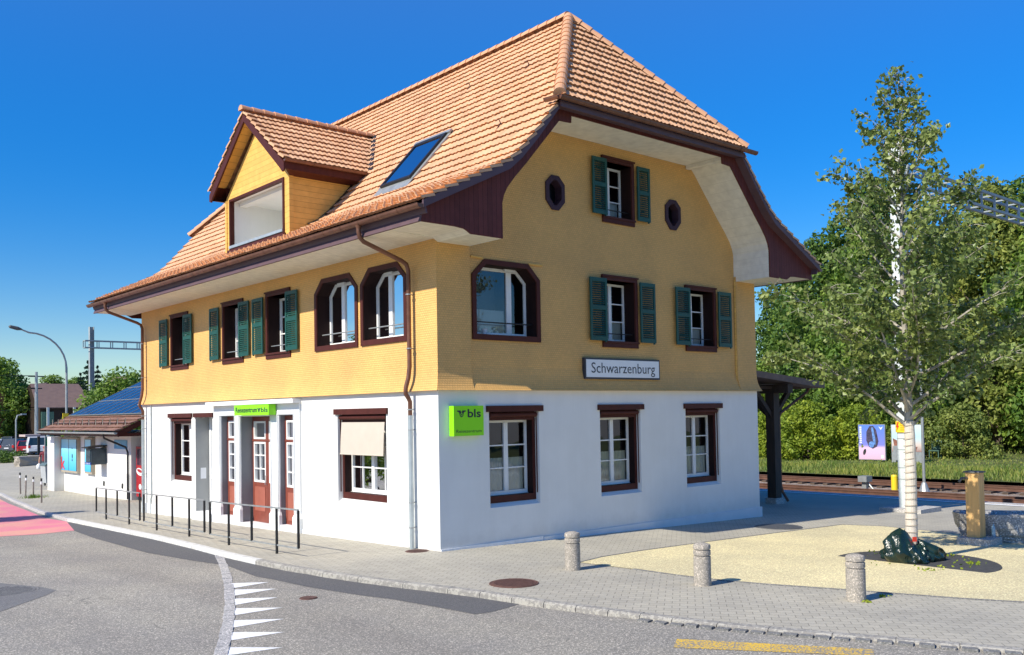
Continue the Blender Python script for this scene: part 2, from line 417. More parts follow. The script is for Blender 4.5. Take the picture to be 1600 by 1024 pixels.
# ---- ground floor wall with splayed openings
GFW = [1.41, 5.02, 8.42]; GW = 1.53
g_open = [(u, u+GW, .81, 2.97) for u in GFW]
s_open = [(2.02, 4.20, .81, 2.97), (13.29, 15.07, .81, 2.97)]
door_o = (11.66, 12.97, -.35, 2.97)
bays = [(9.98, 10.97, .0, 2.98, .19), (7.70, 9.63, -.12, 2.96, .36), (6.37, 7.21, .0, 2.98, .15)]
mb = MB()
def rect(u0, u1, z0, z1): return [(u0,z0),(u1,z0),(u1,z1),(u0,z1)]
mb.sheetpoly([rect(0, W, -.6, 3.55)] + [rect(*o) for o in g_open], FG, 0)
mb.sheetpoly([rect(0, L, -.7, 3.55)] + [rect(*o) for o in s_open] + [rect(door_o[0], door_o[1], -.35, 2.97)] + [rect(b[0], b[1], b[2], b[3]) for b in bays], FS, 0)
mb.add([(W,0,-.6),(W,L,-.6),(W,L,3.55),(W,0,3.55)], [(0,1,2,3)]); mb.add([(0,L,-.7),(W,L,-.7),(W,L,3.55),(0,L,3.55)], [(0,1,2,3)])
SPL = .15
for F, ops in ((FG, g_open), (FS, s_open)):
    for u0, u1, z0, z1 in ops:
        o = rect(u0, u1, z0, z1); i = rect(u0+.012, u1-.012, z0+.085, z1)
        mb.loft([F(u, 0, z) for u, z in o], [F(u, SPL, z) for u, z in i])
u0, u1, z0, z1 = door_o
gw = part('ground_floor_wall', mb, M['plaster'], B, fix=False)
mb = MB(); mb.box(-.03, 0, .25, 6.02, -.7, -.025); part('plinth', mb, M['plinth'], B); mb = MB(); mb.box(-.03, 0, 11.55, L+.03, -.7, -.025); part('plinth', mb, M['plinth'], B); mb = MB()
mb.box(3.0, W+.055, -.045, .0, -.7, .015); mb.box(W, W+.055, .0, 9, -.7, .015)

part('plinth', mb, M['plinth'], B, label='pale painted plinth at the foot of the white wall')

mb = MB(); mb.box(.0, 2.98, -.035, -.001, -.3, .035); part('wall_foot', mb, M['paint_white'], B, label='white painted strip at the foot of the gable wall')

# ---- window makers
def sash(mb, F, u0, u1, z0, z1, d, t=.05, fr=.065, mid=None, rows=3, bar=.03, cols=1):
    """double casement with glazing bars"""
    mid = (u0+u1)/2 if mid is None else mid
    mb.bx(F, u0, u0+fr, d, d+t, z0, z1); mb.bx(F, u1-fr, u1, d, d+t, z0, z1)
    mb.bx(F, u0+fr, u1-fr, d, d+t, z0, z0+fr*1.3); mb.bx(F, u0+fr, u1-fr, d, d+t, z1-fr, z1)
    mb.bx(F, mid-fr*.95, mid+fr*.95, d-.012, d+t, z0+fr*1.3, z1-fr)
    for a, b in ((u0+fr, mid-fr*.95), (mid+fr*.95, u1-fr)):
        for k in range(1, rows):
            zz = z0+fr*1.3 + (z1-fr-z0-fr*1.3)*k/rows
            mb.bx(F, a, b, d+.006, d+t-.012, zz-bar/2, zz+bar/2)
        for k in range(1, cols):
            uu = a+(b-a)*k/cols
            mb.bx(F, uu-bar/2, uu+bar/2, d+.008, d+t-.014, z0+fr*1.3, z1-fr)
def pane(F, u0, u1, z0, z1, d):
    mb = MB(); mb.add([F(u0,d,z0),F(u1,d,z0),F(u1,d,z1),F(u0,d,z1)], [(0,1,2,3)]); return mb
def room(F, u0, u1, z0, z1, d0, d1):
    mb = MB(); a = rect(u0, u1, z0, z1)
    mb.loft([F(u,d0,z) for u,z in a], [F(u,d1,z) for u,z in a]); mb.add([F(u,d1,z) for u,z in a], [(0,1,2,3)]); return mb

def gf_window(F, u0, u1, z0=.81, z1=2.97, awning=None, curtain=1.9, cols=1, rows=3):
    lin = MB(); f = .075; a0, a1 = u0+.012, u1-.012; zb = z0+.085
    lin.ring(rect(a0, a1, zb, z1), rect(a0+f, a1-f, zb+.15, z1-.13), F, SPL-.02, .40)
    w = part('window', lin, M['maroon'], B)
    ln = MB(); ln.ring(rect(a0+f-.012, a1-f+.012, zb+.138, z1-.118), rect(a0+f+.002, a1-f-.002, zb+.152, z1-.132), F, SPL+.005, .40); part('lining', ln, M['lining'], w)
    li = MB(); li.bx(F, u0-.085, u1+.105, -.055, .03, z1-.005, z1+.135); part('lintel', li, M['maroon'], w)
    ca = MB()
    ca.tube([F(a0+.04, .06, z1-.075), F(a1-.04, .06, z1-.075)], .062, 12); ca.bx(F, a0+.05, a1-.05, .10, .13, z1-.2, z1-.14)
    for u in (a0+.02, a1-.03): ca.bx(F, u, u+.012, .05, .075, z0+.25, z1-.1)
    part('awning_cassette', ca, M['maroon'], w)
    s0, s1, q0, q1 = a0+f+.012, a1-f-.012, zb+.16, z1-.19
    sm = MB(); sash(sm, F, s0, s1, q0, q1, .335, rows=rows, cols=cols); sm.bx(F, s0, s1, .30, .40, zb+.13, q0-.002); part('sash', sm, M['white'], w)
    part('pane', pane(F, s0+.03, s1-.03, q0+.04, q1-.03, .365), M['glass'], w, fix=False)
    cu = MB(); n = 40
    for k in range(n):
        ua, ub = s0+.06+(s1-s0-.12)*k/n, s0+.06+(s1-s0-.12)*(k+1)/n
        da, db = .47+.012*math.sin(k*1.3), .47+.012*math.sin((k+1)*1.3)
        cu.add([F(ua,da-.055,q0),F(ub,db-.055,q0),F(ub,db-.055,curtain),F(ua,da-.055,curtain)], [(0,1,2,3)])
    part('curtain', cu, M['curtain'], w, fix=False)
    part('interior', room(F, s0-.3, s1+.3, q0-.2, q1+.2, .42, 2.2), M['room'], w, fix=False)
    if awning:
        aw = MB(); n = 6; pts = []
        for k in range(n+1):
            t = k/n; pts.append((.04-.045*t - .008*math.sin(t*PI), 2.775-(.78)*t))
        A = [F(u0+.13, d, z) for d, z in pts]; Bq = [F(u1-.13, d, z) for d, z in pts]
        vs = A+Bq; fs = [(i, i+1, n+2+i, n+1+i) for i in range(n)]; aw.add(vs, fs)
        aw.tube([F(u0+.12, pts[-1][0], pts[-1][1]), F(u1-.12, pts[-1][0], pts[-1][1])], .014, 8)
        part('awning', aw, M['fabric'], w, label='lowered cream fabric awning', fix=False)
    return w
for u in GFW: gf_window(FG, u, u+GW)
gf_window(FS, 2.02, 4.20, awning=True, cols=2, curtain=1.6)
gf_window(FS, 13.29, 15.07, cols=1, curtain=1.2)

# ---- side door in deep reveal
li = MB(); li.bx(FS, 11.57, 13.05, -.055, .03, 2.965, 3.10)
dr = MB(); dr.bx(FS, door_o[0], door_o[1], .46, .52, -.35, 2.97)
for a, b in ((11.72, 11.84), (12.79, 12.91)): dr.bx(FS, a, b, .43, .458, -.02, 2.9)
dr.bx(FS, 11.84, 12.79, .44, .458, 1.0, 1.1)
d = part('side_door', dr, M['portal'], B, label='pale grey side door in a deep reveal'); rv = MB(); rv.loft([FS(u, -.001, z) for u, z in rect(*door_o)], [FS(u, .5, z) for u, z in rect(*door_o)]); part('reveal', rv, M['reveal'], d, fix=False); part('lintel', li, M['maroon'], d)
h = MB(); h.bx(FS, 11.80, 11.84, .39, .43, .86, 1.12); h.tube([FS(11.82,.40,1.02), FS(11.82,.35,1.02), FS(11.95,.35,1.02)], .012); part('handle', h, M['steel'], d)
nt_ = MB(); nt_.bx(FS, 12.962, 12.968, .16, .34, 1.0, 1.35); part('notice', nt_, M['signw'], d)
st = MB(); st.box(-.12, .5, 11.6, 13.0, -.5, -.02); part('step', st, M['plinth'], d)

# ---- entrance portal: three bays between stepped pillars
po = MB(); XF = -.05
po.box(-.26, 0, 6.02, 11.58, 3.30, 3.415)
po.box(XF, 0, 6.05, 11.47, 2.985, 3.30)
pil = [(10.97, 11.47), (9.63, 9.98), (7.21, 7.70), (6.05, 6.37)]
for a, b in pil:
    po.box(XF, 0, a+.0, b-.0, .36, 2.985)
    po.hexa([(XF-.04,a-.05,-.3),(XF-.04,b+.05,-.3),(0,b+.05,-.3),(0,a-.05,-.3),(XF-.04,a-.05,.26),(XF-.04,b+.05,.26),(0,b+.05,.26),(0,a-.05,.26)][:4]+[(XF-.04,a-.05,.26),(XF-.04,b+.05,.26),(0,b+.05,.26),(0,a-.05,.26)])
    po.hexa([(XF-.04,a-.05,.26),(XF-.04,b+.05,.26),(0,b+.05,.26),(0,a-.05,.26),(XF,a,.36),(XF,b,.36),(0,b,.36),(0,a,.36)])
for b in bays:      # moulding round each bay
    for k in (0, 1):
        o = .055*(k+1)
        po.box(XF-.015*(2-k), XF, b[0]-o, b[0]-o+.03, .36, b[3]+o); po.box(XF-.015*(2-k), XF, b[1]+o-.03, b[1]+o, .36, b[3]+o)
        po.box(XF-.015*(2-k), XF, b[0]-o+.03, b[1]+o-.03, b[3]+o-.03, b[3]+o)
portal = part('portal', po, M['portal'], B, label='white stepped portal framing the three entrance bays')
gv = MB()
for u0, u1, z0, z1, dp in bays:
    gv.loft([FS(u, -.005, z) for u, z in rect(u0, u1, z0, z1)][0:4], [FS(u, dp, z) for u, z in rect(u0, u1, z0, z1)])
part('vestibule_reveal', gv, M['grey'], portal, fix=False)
fl = MB(); fl.box(-.10, .8, 7.64, 9.7, -.45, -.105); fl.box(-.06, .8, 9.93, 11.0, -.45, .012); fl.box(-.06, .8, 6.33, 7.26, -.45, .012)
part('doorstep', fl, M['plinth'], portal)
def door_leaf(name, y0, y1, dp, z0, z1, ztr, gl0, gl1, pz0, pz1, cols, lace=False, lab=None):
    """red leaf: glazed top with white bars, red lower panel; transom light above"""
    m_ = MB(); x0, x1 = dp-.02, dp+.04; g0, g1 = y0+.1, y1-.1; zt = ztr
    m_.box(x0, x1, y0, g0, z0, z1); m_.box(x0, x1, g1, y1, z0, z1)
    m_.box(x0, x1, g0, g1, z0, gl0); m_.box(x0, x1, g0, g1, gl1, zt); m_.box(x0, x1, g0, g1, z1-.13, z1)
    m_.box(x0-.02, x0, y0, y1, gl1+.02, zt-.03)
    dd = part(name, m_, M['red'], B, label=lab)
    p = MB(); p.box(x0-.012, x0, g0+.05, g1-.05, pz0, pz1); part('lower_panel', p, M['redl'], dd)
    w = MB()
    for a, b in ((gl0, gl1), (zt, z1-.13)):
        w.ring([(g0,a),(g1,a),(g1,b),(g0,b)], [(g0+.055,a+.055),(g1-.055,a+.055),(g1-.055,b-.055),(g0+.055,b-.055)], FS, x0-.012, x1-.012)
    for k in range(1, 3):
        zz = gl0+(gl1-gl0)*k/3; w.box(x0-.006, x1-.02, g0+.055, g1-.055, zz-.016, zz+.016)
    for k in range(1, cols):
        yy = g0+(g1-g0)*k/cols; w.box(x0-.004, x1-.022, yy-.016, yy+.016, gl0+.055, gl1-.055)
    part('glazing_bar', w, M['white'], dd)
    part('pane', pane(FS, g0+.02, g1-.02, gl0+.02, z1-.15, dp+.01), M['glass'], dd, fix=False)
    if lace:
        q = MB(); yc = (g0+g1)/2; xx = dp+.03
        q.tube([(xx,yc-.26,zt+.1),(xx,yc-.05,zt+.18),(xx,yc-.16,zt+.42),(xx,yc-.08,zt+.52)], .014, 6); q.tube([(xx,yc+.26,zt+.1),(xx,yc+.05,zt+.18),(xx,yc+.16,zt+.42),(xx,yc+.08,zt+.52)], .014, 6)
        part('lace_ornament', q, M['white'], dd)
    if lace:
        hh = MB(); hh.tube([(x0,y0+.05,1.0),(x0-.06,y0+.05,1.0),(x0-.06,y0+.05,1.25),(x0,y0+.05,1.25)], .012); part('handle', hh, M['steel'], dd)
    return dd
door_leaf('entrance_door', 8.67, 9.62, .36, -.1, 2.95, 2.30, 1.05, 2.22, .22, .92, 2, True)
door_leaf('entrance_door', 7.71, 8.66, .36, -.1, 2.95, 2.30, 1.05, 2.22, .22, .92, 2, True)
door_leaf('sidelight', 9.99, 10.96, .19, .0, 2.97, 2.32, 1.02, 2.24, .12, .88, 2)
door_leaf('sidelight', 6.38, 7.20, .15, .0, 2.97, 2.32, 1.02, 2.24, .12, .88, 2)
part('interior', room(FS, 6.1, 11.2, -.1, 3.2, .62, 3.2), M['room'], portal, fix=False)

# ---- upper walls: shingles flaring out over the ground floor
def flare(z):                                        # outward throw of the flared foot
    t = max(0, min(1, (4.02-z)/.57)); return -.12*t**2.7
ZR = [3.45, 3.47, 3.52, 3.6, 3.7, 3.82, 3.98, 4.15]
up = MB()
oct_s = [(3.17, 5.24), (1.10, 3.03)]; oct_g = (1.02, 3.09)
ZC, ZT, ZB, CH = 6.07, 6.43, 4.595, .37
def octo(u0, u1, o=0.0):
    return [(u0+o, ZB+o*1.1), (u1-o, ZB+o*1.1), (u1-o, ZC-o*.35), (u1-CH-o*.35, ZT-o), (u0+CH+o*.35, ZT-o), (u0+o, ZC-o*.35)]
WS = [(13.47, 14.97), (9.42, 10.87), (6.55, 7.99)]; WG = [(5.24, 6.58), (8.58, 9.96)]; WT = (5.32, 6.54, 7.76, 9.47)
# street wall
up.sheetpoly([rect(0, L, 4.15, 6.76)] + [rect(a+.05, b-.05, 4.6, 6.38) for a, b in WS] + [octo(a, b, .03) for a, b in oct_s], FS, 0)
FIELD = .075
gp = [(.93,4.15),(10.90,4.15),(10.90,6.72),(11.05,6.9),(11.05,7.7),(10.75,8.15),(9.0,10.0),(2.83,10.0),(1.08,8.15),(.78,7.7),(.78,6.9),(.93,6.72)]
OL = [(3.54,8.68),(3.79,8.68),(3.98,8.49),(3.98,8.06),(3.77,7.84),(3.55,7.84),(3.35,8.06),(3.35,8.49)]
ORt = [(8.02,8.70),(8.27,8.70),(8.47,8.52),(8.47,8.10),(8.26,7.87),(8.02,7.87),(7.82,8.10),(7.82,8.52)]
def shrink(p, o):
    cx = sum(a for a, b in p)/len(p); cz = sum(b for a, b in p)/len(p)
    return [(a+(o if a < cx else -o)*(1 if abs(a-cx) > .2 else .6), b+(o if b < cz else -o)*(1 if abs(b-cz) > .3 else .6)) for a, b in p]
up.sheetpoly([gp, octo(oct_g[0], oct_g[1], .03)] + [rect(a+.05, b-.05, 4.6, 6.36) for a, b in WG] + [rect(WT[0]+.05, WT[1]-.05, 7.82, 9.42), shrink(OL, .04), shrink(ORt, .04)], FG, FIELD)
for a, b in ((0, .93), (10.90, W)):
    up.add([FG(a,0,4.15), FG(b,0,4.15), FG(b,0,6.80), FG(a,0,6.80)], [(0,1,2,3)])
up.add([(.93,0,4.15),(.93,FIELD,4.15),(.93,FIELD,6.8),(.93,0,6.8)], [(0,1,2,3)]); up.add([(10.9,0,4.15),(10.9,FIELD,4.15),(10.9,FIELD,6.8),(10.9,0,6.8)], [(0,1,2,3)])
up.add([(W,0,4.15),(W,L,4.15),(W,L,6.8),(W,0,6.8)], [(0,1,2,3)])
up.add([FG(x,L,z) for x, z in [(0,4.15),(W,4.15),(W,6.8),(10.5,8.2),(8.83,9.86),(3,9.86),(1.3,8.2),(0,6.8)]], [tuple(range(8))])
for i in range(len(ZR)-1):                            # flared skirt, mitred at the corners
    za, zb = ZR[i], ZR[i+1]; fa, fb = flare(za), flare(zb)
    up.add([(fa, fa, za), (fa, L-fa, za), (fb, L-fb, zb), (fb, fb, zb)], [(0,1,2,3)])
    up.add([(W-fa, fa, za), (W-fa, L-fa, za), (W-fb, L-fb, zb), (W-fb, fb, zb)], [(0,1,2,3)])
    up.add([(fa, L-fa, za), (W-fa, L-fa, za), (W-fb, L-fb, zb), (fb, L-fb, zb)], [(0,1,2,3)])
    for a, b, o in ((None, .93, 0), (.93, 10.90, 1), (10.90, None, 0)):
        xa0 = fa if a is None else a; xb0 = fb if a is None else a; xa1 = W-fa if b is None else b; xb1 = W-fb if b is None else b
        t = max(0, min(1, (za-3.45)/.5)); tb = max(0, min(1, (zb-3.45)/.5))
        ya = fa + (FIELD*t if o else 0); yb = fb + (FIELD*tb if o else 0)
        up.add([(xa0, ya, za), (xa1, ya, za), (xb1, yb, zb), (xb0, yb, zb)], [(0,1,2,3)])
        if o:
            up.add([(.93, ya, za), (.93, yb, zb), (.93, fb, zb), (.93, fa, za)], [(0,1,2,3)]); up.add([(10.9, ya, za), (10.9, yb, zb), (10.9, fb, zb), (10.9, fa, za)], [(0,1,2,3)])
f0 = flare(3.45)
up.add([(f0,f0,3.45),(W-f0,f0,3.45),(W-f0,L-f0,3.45),(f0,L-f0,3.45),(.02,.02,3.455),(W-.02,.02,3.455),(W-.02,L-.02,3.455),(.02,L-.02,3.455)], [(0,1,5,4),(1,2,6,5),(2,3,7,6),(3,0,4,7)])
upper = part('upper_wall', up, M['shingle'], B, fix=False, label='yellow shingle wall flaring out above the ground floor')
cb = MB()
for x in (.93, 10.90): cb.tube([(x, FIELD-.02, 3.75), (x, FIELD-.03, 6.7)], .03, 8)
cb.beam((1.0, .06, 6.46), (1.35, .06, 6.44), .04, .03); cb.beam((2.75, .06, 6.44), (3.2, .06, 6.44), .04, .03)
part('corner_bead', cb, M['ydormer'], B)

# ---- upper casement windows with shutters
def shutter(F, u0, u1, z0, z1):
    m_ = MB(); s = .07; d0, d1 = -.095, -.055
    m_.bx(F, u0, u0+s, d0, d1, z0, z1); m_.bx(F, u1-s, u1, d0, d1, z0, z1)
    zm = z0+(z1-z0)*.52; H = z1-z0
    for a, b in ((z0, z0+.10), (z1-.10, z1), (zm-.05, zm+.05)): m_.bx(F, u0+s, u1-s, d0, d1, a, b)
    for a, b in ((z0+.10, zm-.05), (zm+.05, z1-.10)):
        n = int((b-a)/.052)
        for k in range(n):
            zz = a+(b-a)*(k+.5)/n
            p = [F(u0+s, d1-.008, zz+.022), F(u0+s, d0+.004, zz-.014), F(u0+s, d0+.004, zz-.024), F(u0+s, d1-.008, zz+.010)]
            q = [F(u1-s, d1-.008, zz+.022), F(u1-s, d0+.004, zz-.014), F(u1-s, d0+.004, zz-.024), F(u1-s, d1-.008, zz+.010)]
            m_.loft(p, q)
    for zz in (z0+.25, z1-.25): m_.bx(F, u0+.2, u1-.2, -.055, -.02, zz, zz+.03)
    m_.bx(F, u1-s*1.2, u1-s*.8, d0-.01, d1, z0-.035, z0)
    return m_
def up_window(F, u0, u1, z0, z1, shut, side, tilt=False, base=0.0, rows=3):
    F_ = (lambda u, d, z: F(u, d+base, z))
    m_ = MB(); f = .10; ii = rect(u0+f, u1-f, z0+.16, z1-.13)
    m_.ring(rect(u0, u1, z0, z1), ii, F_, -.03, .02); ln = MB(); ln.ring([(a[0]+(-.012 if a[0] < (u0+u1)/2 else .012), a[1]) for a in ii], ii, F_, .02, .42)
    m_.bx(F_, u0-.01, u1+.01, -.06, -.03, z0+.11, z0+.16); m_.bx(F_, u0-.02, u1+.02, -.06, -.03, z1-.045, z1)
    w = part('window', m_, M['maroon'], B); part('lining', ln, M['lining'], w)
    s0, s1, q0, q1 = u0+f+.005, u1-f-.005, z0+.17, z1-.16
    sm = MB(); sash(sm, F_, s0, s1, q0, q1, .36, rows=rows, fr=.055); part('sash', sm, M['white'], w)
    if tilt:
        t2 = MB(); a, b = (s0, (s0+s1)/2); ring0 = [(a+.02,q0+.02),(b,q0+.02),(b,q1-.02),(a+.02,q1-.02)]
        F2 = (lambda u, d, z: F_(u, d+.30*(z-q0)/(q1-q0)-.06, z))
        t2.ring(ring0, [(a+.08,q0+.08),(b-.06,q0+.08),(b-.06,q1-.08),(a+.08,q1-.08)], F2, .32, .36)
        for k in (1, 2):
            zz = q0+(q1-q0)*k/3; t2.loft([F2(a+.08,.33,zz-.015),F2(a+.08,.33,zz+.015),F2(a+.08,.35,zz+.015),F2(a+.08,.35,zz-.015)], [F2(b-.06,.33,zz-.015),F2(b-.06,.33,zz+.015),F2(b-.06,.35,zz+.015),F2(b-.06,.35,zz-.015)])
        part('tilted_sash', t2, M['white'], w)
    part('pane', pane(F_, s0+.03, s1-.03, q0+.03, q1-.03, .39), M['glass'], w, fix=False)
    cu = MB(); cu.add([F_(s0+.05,.46,q0),F_(s1-.05,.46,q0),F_(s1-.05,.46,q0+(q1-q0)*.36),F_(s0+.05,.46,q0+(q1-q0)*.36)], [(0,1,2,3)]); part('curtain', cu, M['curtain'], w, fix=False)
    part('interior', room(F_, s0-.3, s1+.3, q0-.2, q1+.2, .44, 2.0), M['dark'], w, fix=False)
    bar = MB(); bar.tube([F_(u0+f-.02, .10, z0+.36), F_(u1-f+.02, .10, z0+.36)], .014, 8); part('guard_bar', bar, M['black' if F is FG else 'steel'], w)
    for a, b, c, e in shut: part('shutter', shutter(F_, a, b, c, e), M['green'], w)
    return w
SZ = (4.715, 6.30)
up_window(FS, *WS[0], 4.55, 6.42, [(13.05, 13.73, *SZ), (15.11, 15.80, *SZ)], 1)
up_window(FS, *WS[1], 4.55, 6.42, [(8.94, 9.60, *SZ), (11.00, 11.65, *SZ)], 1)
up_window(FS, *WS[2], 4.55, 6.42, [(6.06, 6.71, *SZ), (8.05, 8.71, *SZ)], 1, tilt=True)
up_window(FG, *WG[0], 4.56, 6.41, [(4.73, 5.34, *SZ), (6.62, 7.22, *SZ)], 1, base=FIELD-.02)
up_window(FG, *WG[1], 4.56, 6.40, [(8.09, 8.71, *SZ), (10.0, 10.61, *SZ)], 1, base=FIELD-.02)
up_window(FG, WT[0], WT[1], WT[2], WT[3], [(4.90, 5.43, 7.93, 9.37), (6.60, 7.10, 7.93, 9.37)], 1, base=FIELD-.02)

def oct_window(F, u0, u1, base, mid):
    F_ = (lambda u, d, z: F(u, d+base, z))
    m_ = MB(); m_.ring(octo(u0, u1), octo(u0, u1, .115), F_, -.035, .02); ln = MB(); ln.ring(octo(u0, u1, .105), octo(u0, u1, .117), F_, .0, .42)
    w = part('chamfered_window', m_, M['maroon'], B); part('lining', ln, M['lining'], w)
    sm = MB(); i0 = octo(u0, u1, .12); i1 = octo(u0, u1, .19)
    sm.ring(i0, i1, F_, .35, .40); sm.bx(F_, mid-.075, mid+.075, .34, .398, ZB+.2, ZT-.185)
    sm.bx(F_, u0+.12, u1-.12, .28, .345, ZB+.115, ZB+.15); sm.bx(F_, mid-.2, mid+.14, .25, .30, ZT-.17, ZT-.125)
    part('sash', sm, M['white'], w)
    p = MB(); p.sheetpoly([octo(u0, u1, .15)], F_, .375); part('pane', p, M['glass'], w, fix=False)
    part('interior', room(F_, u0-.2, u1+.2, ZB-.1, ZT+.15, .44, 2.4), M['room'], w, fix=False)
    cu = MB(); cu.add([F_(u0+.15,.47,ZB+.15),F_(mid-.05,.47,ZB+.15),F_(mid-.05,.47,ZB+.75),F_(u0+.15,.47,ZB+.75)], [(0,1,2,3)]); part('curtain', cu, M['curtain'], w, fix=False)
    bar = MB(); bar.tube([F_(u0+.1, .14, ZB+.42), F_(u1-.1, .14, ZB+.42)], .016, 8); part('guard_bar', bar, M['black' if F is FG else 'steel'], w)
    return w
for a, b in oct_s: oct_window(FS, a, b, 0, (a+b)/2+.22)
wg = oct_window(FG, *oct_g, FIELD-.01, 2.42)
pot = MB(); pot.lathe((1.55, .28, 4.71), [(.055, 0), (.075, .15), (.085, .16), (.06, .155)], 14); part('flower_pot', pot, M['plinth'], wg)
for nm, p in (('L', OL), ('R', ORt)):
    m_ = MB(); m_.ring(p, shrink(p, .11), FG, FIELD-.04, FIELD+.22)
    w = part('octagonal_window', m_, M['octring'], B)
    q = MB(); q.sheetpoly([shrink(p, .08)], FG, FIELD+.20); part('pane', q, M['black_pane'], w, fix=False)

# ================================================================== ROOF
PROF = [(-1.36,7.14), (.50,8.06), (.95,8.28), (1.30,8.58), (1.75,9.06), (2.5,9.93), (5.915,13.70)]
def arc(prof):
    s = [0]
    for (a, z), (b, y) in zip(prof, prof[1:]): s.append(s[-1]+math.hypot(b-a, y-z))
    return s
def along(prof, ss, s):
    for i in range(len(ss)-1):
        if s <= ss[i+1] or i == len(ss)-2:
            t = (s-ss[i])/(ss[i+1]-ss[i]); a = prof[i]; b = prof[i+1]
            d = Vector((b[0]-a[0], b[1]-a[1])).normalized()
            return a[0]+(b[0]-a[0])*t, a[1]+(b[1]-a[1])*t, -d.y, d.x
def s_at(prof, ss, x):
    for i in range(len(prof)-1):
        if x <= prof[i+1][0]: return ss[i]+(ss[i+1]-ss[i])*(x-prof[i][0])/(prof[i+1][0]-prof[i][0])
    return ss[-1]
def wave(t):
    t = t % 1.0                                        # flat pan with a raised roll at one side
    return .55*math.exp(-((t-.22)/.13)**2) + .35*math.exp(-((t-.70)/.16)**2)
def tiles(mb, P, prof, ulo, uhi, course=.335, pitch=.30, amp=.055, lift=.058, skirt=(True, True), ns=8, smin=0.0, smax=None, flat_to=-1, rnd=None, hole=None):
    ss = arc(prof); S = ss[-1] if smax is None else smax
    n = max(1, round((S-smin)/course)); cs = (S-smin)/n
    rnd = rnd or random.Random(3)
    for i in range(n):
        s0 = smin+i*cs; s1 = s0+cs
        la, lb = ulo(s0), ulo(s1); ha, hb = uhi(s0), uhi(s1)
        lo, hi = min(la, lb), max(ha, hb)
        if hi-lo < .05: continue
        A = amp*(.45 if s0 < flat_to else 1)
        k0 = math.floor(lo/pitch*ns); k1 = math.ceil(hi/pitch*ns); us = [k*pitch/ns for k in range(k0, k1+1)]
        a0, z0, nx0, nz0 = along(prof, ss, max(s0-.015, 0)); a1, z1, nx1, nz1 = along(prof, ss, min(s1+.09, ss[-1]))
        V = []; UV = []
        jit = {}
        for u in us:
            c = math.floor(u/pitch+1e-6); j = jit.setdefault(c, rnd.uniform(-.006, .006)); w = A*wave(u/pitch)
            ua = min(max(u, la), ha); ub = min(max(u, lb), hb)
            h0 = lift+w+j; h1 = w*.85
            V += [P(ua, a0+nz0*.06+nx0*(h0-lift), z0-nx0*.06+nz0*(h0-lift)), P(ua, a0+nx0*h0, z0+nz0*h0), P(ub, a1+nx1*h1, z1+nz1*h1)]
        fs = []; uv = []
        for k in range(len(us)-1):
            if us[k+1] <= lo or us[k] >= hi: continue
            if hole and hole((us[k]+us[k+1])/2, (a0+a1)/2): continue
            b = k*3; c = (us[k]+us[k+1])/2/pitch
            fs.append((b, b+3, b+4, b+1)); uv.append([(c, i+.5)]*4)
            fs.append((b+1, b+4, b+5, b+2)); uv.append([(c, i+.5)]*4)
        mb.add(V, fs, uv)
        for sk, ua, ub, sg in ((skirt[0], la, lb, -1), (skirt[1], ha, hb, 1)):     # verge tile: downturned edge
            if sk and abs(ua-ub) < .01:
                a2, z2, nx2, nz2 = along(prof, ss, s1)
                q = [P(ua, a0+nx0*(lift+.03), z0+nz0*(lift+.03)), P(ub, a2+nx2*.02, z2+nz2*.02), P(ub, a2-nx2*.035, z2-nz2*.035), P(ua, a0+nx0*(lift-.03), z0+nz0*(lift-.03))]
                q2 = [P(ua-sg*.16, a0+nx0*(lift+.032), z0+nz0*(lift+.032)), P(ub-sg*.16, a2+nx2*.022, z2+nz2*.022)]
                mb.add(q+q2, [(0,1,2,3), (0,4,5,1)], [[(ua/pitch, i+.5)]*4]*2)
def caps(mb, A, Bp, r=.135, n=None, step=.36, up=Vector((0,0,1))):
    A, Bp = Vector(A), Vector(Bp); d = Bp-A; Lg = d.length; d.normalize(); n = n or round(Lg/step)
    side = d.cross(up).normalized(); u = side.cross(d).normalized()
    for i in range(n):
        p0 = A+d*(Lg*i/n-.04); p1 = A+d*(Lg*(i+1)/n)
        r0, r1 = r*1.12, r*.92; m = 10; V = []
        for p, rr in ((p0, r0-.03), (p0, r0), (p1, r1)):
            for k in range(m+1):
                a = PI*k/m*1.1-.05*PI
                V.append(p+side*math.cos(a)*rr+u*(math.sin(a)*rr*.95-.03))
        w = m+1
        mb.add(V, [(r_*w+k, r_*w+k+1, (r_+1)*w+k+1, (r_+1)*w+k) for r_ in (0, 1) for k in range(m)])
        mb.add(V[:w], [tuple(range(w))])
VG, VF = -1.42, 19.10                                   # verges at the near and far gables
AP0, AP1 = 1.72, 15.98                                  # ridge ends
def hipy(x): return VG if x <= 2.47 else VG-.06+(x-2.47)/(5.915-2.47)*(AP0-VG+.06)
def hipy2(x): return VF if x <= 2.47 else VF+.06-(x-2.47)/(5.915-2.47)*(VF-AP1+.06)
SSP = arc(PROF)
def xs(s): return along(PROF, SSP, s)[0]
DH = lambda u, a: 6.9 < u < 10.67 and .2 < a < 2.15
rt = MB()
tiles(rt, lambda u, a, z: (a, u, z), PROF, lambda s: hipy(xs(s)), lambda s: hipy2(xs(s)), flat_to=1.5, hole=DH)
rr = random.Random(5)                                   # snow stop noses on the lowest courses
for row, s in enumerate((.20, .53, .88, 1.22)):
    a, z, nx, nz = along(PROF, SSP, s)
    for k in range(-4, 63):
        y = k*.30+.16+(.15 if row % 2 else 0)
        if not (VG+.1 < y < VF-.1): continue
        c = Vector((a+nx*.085, y, z+nz*.085)); rt.obox(c, (.022*nz, 0, -.022*nx), (0, .016, 0), (nx*.022, 0, nz*.022))
roof = part('roof', rt, M['tile'], B, fix=False, label='orange clay tile roof slope over the street')
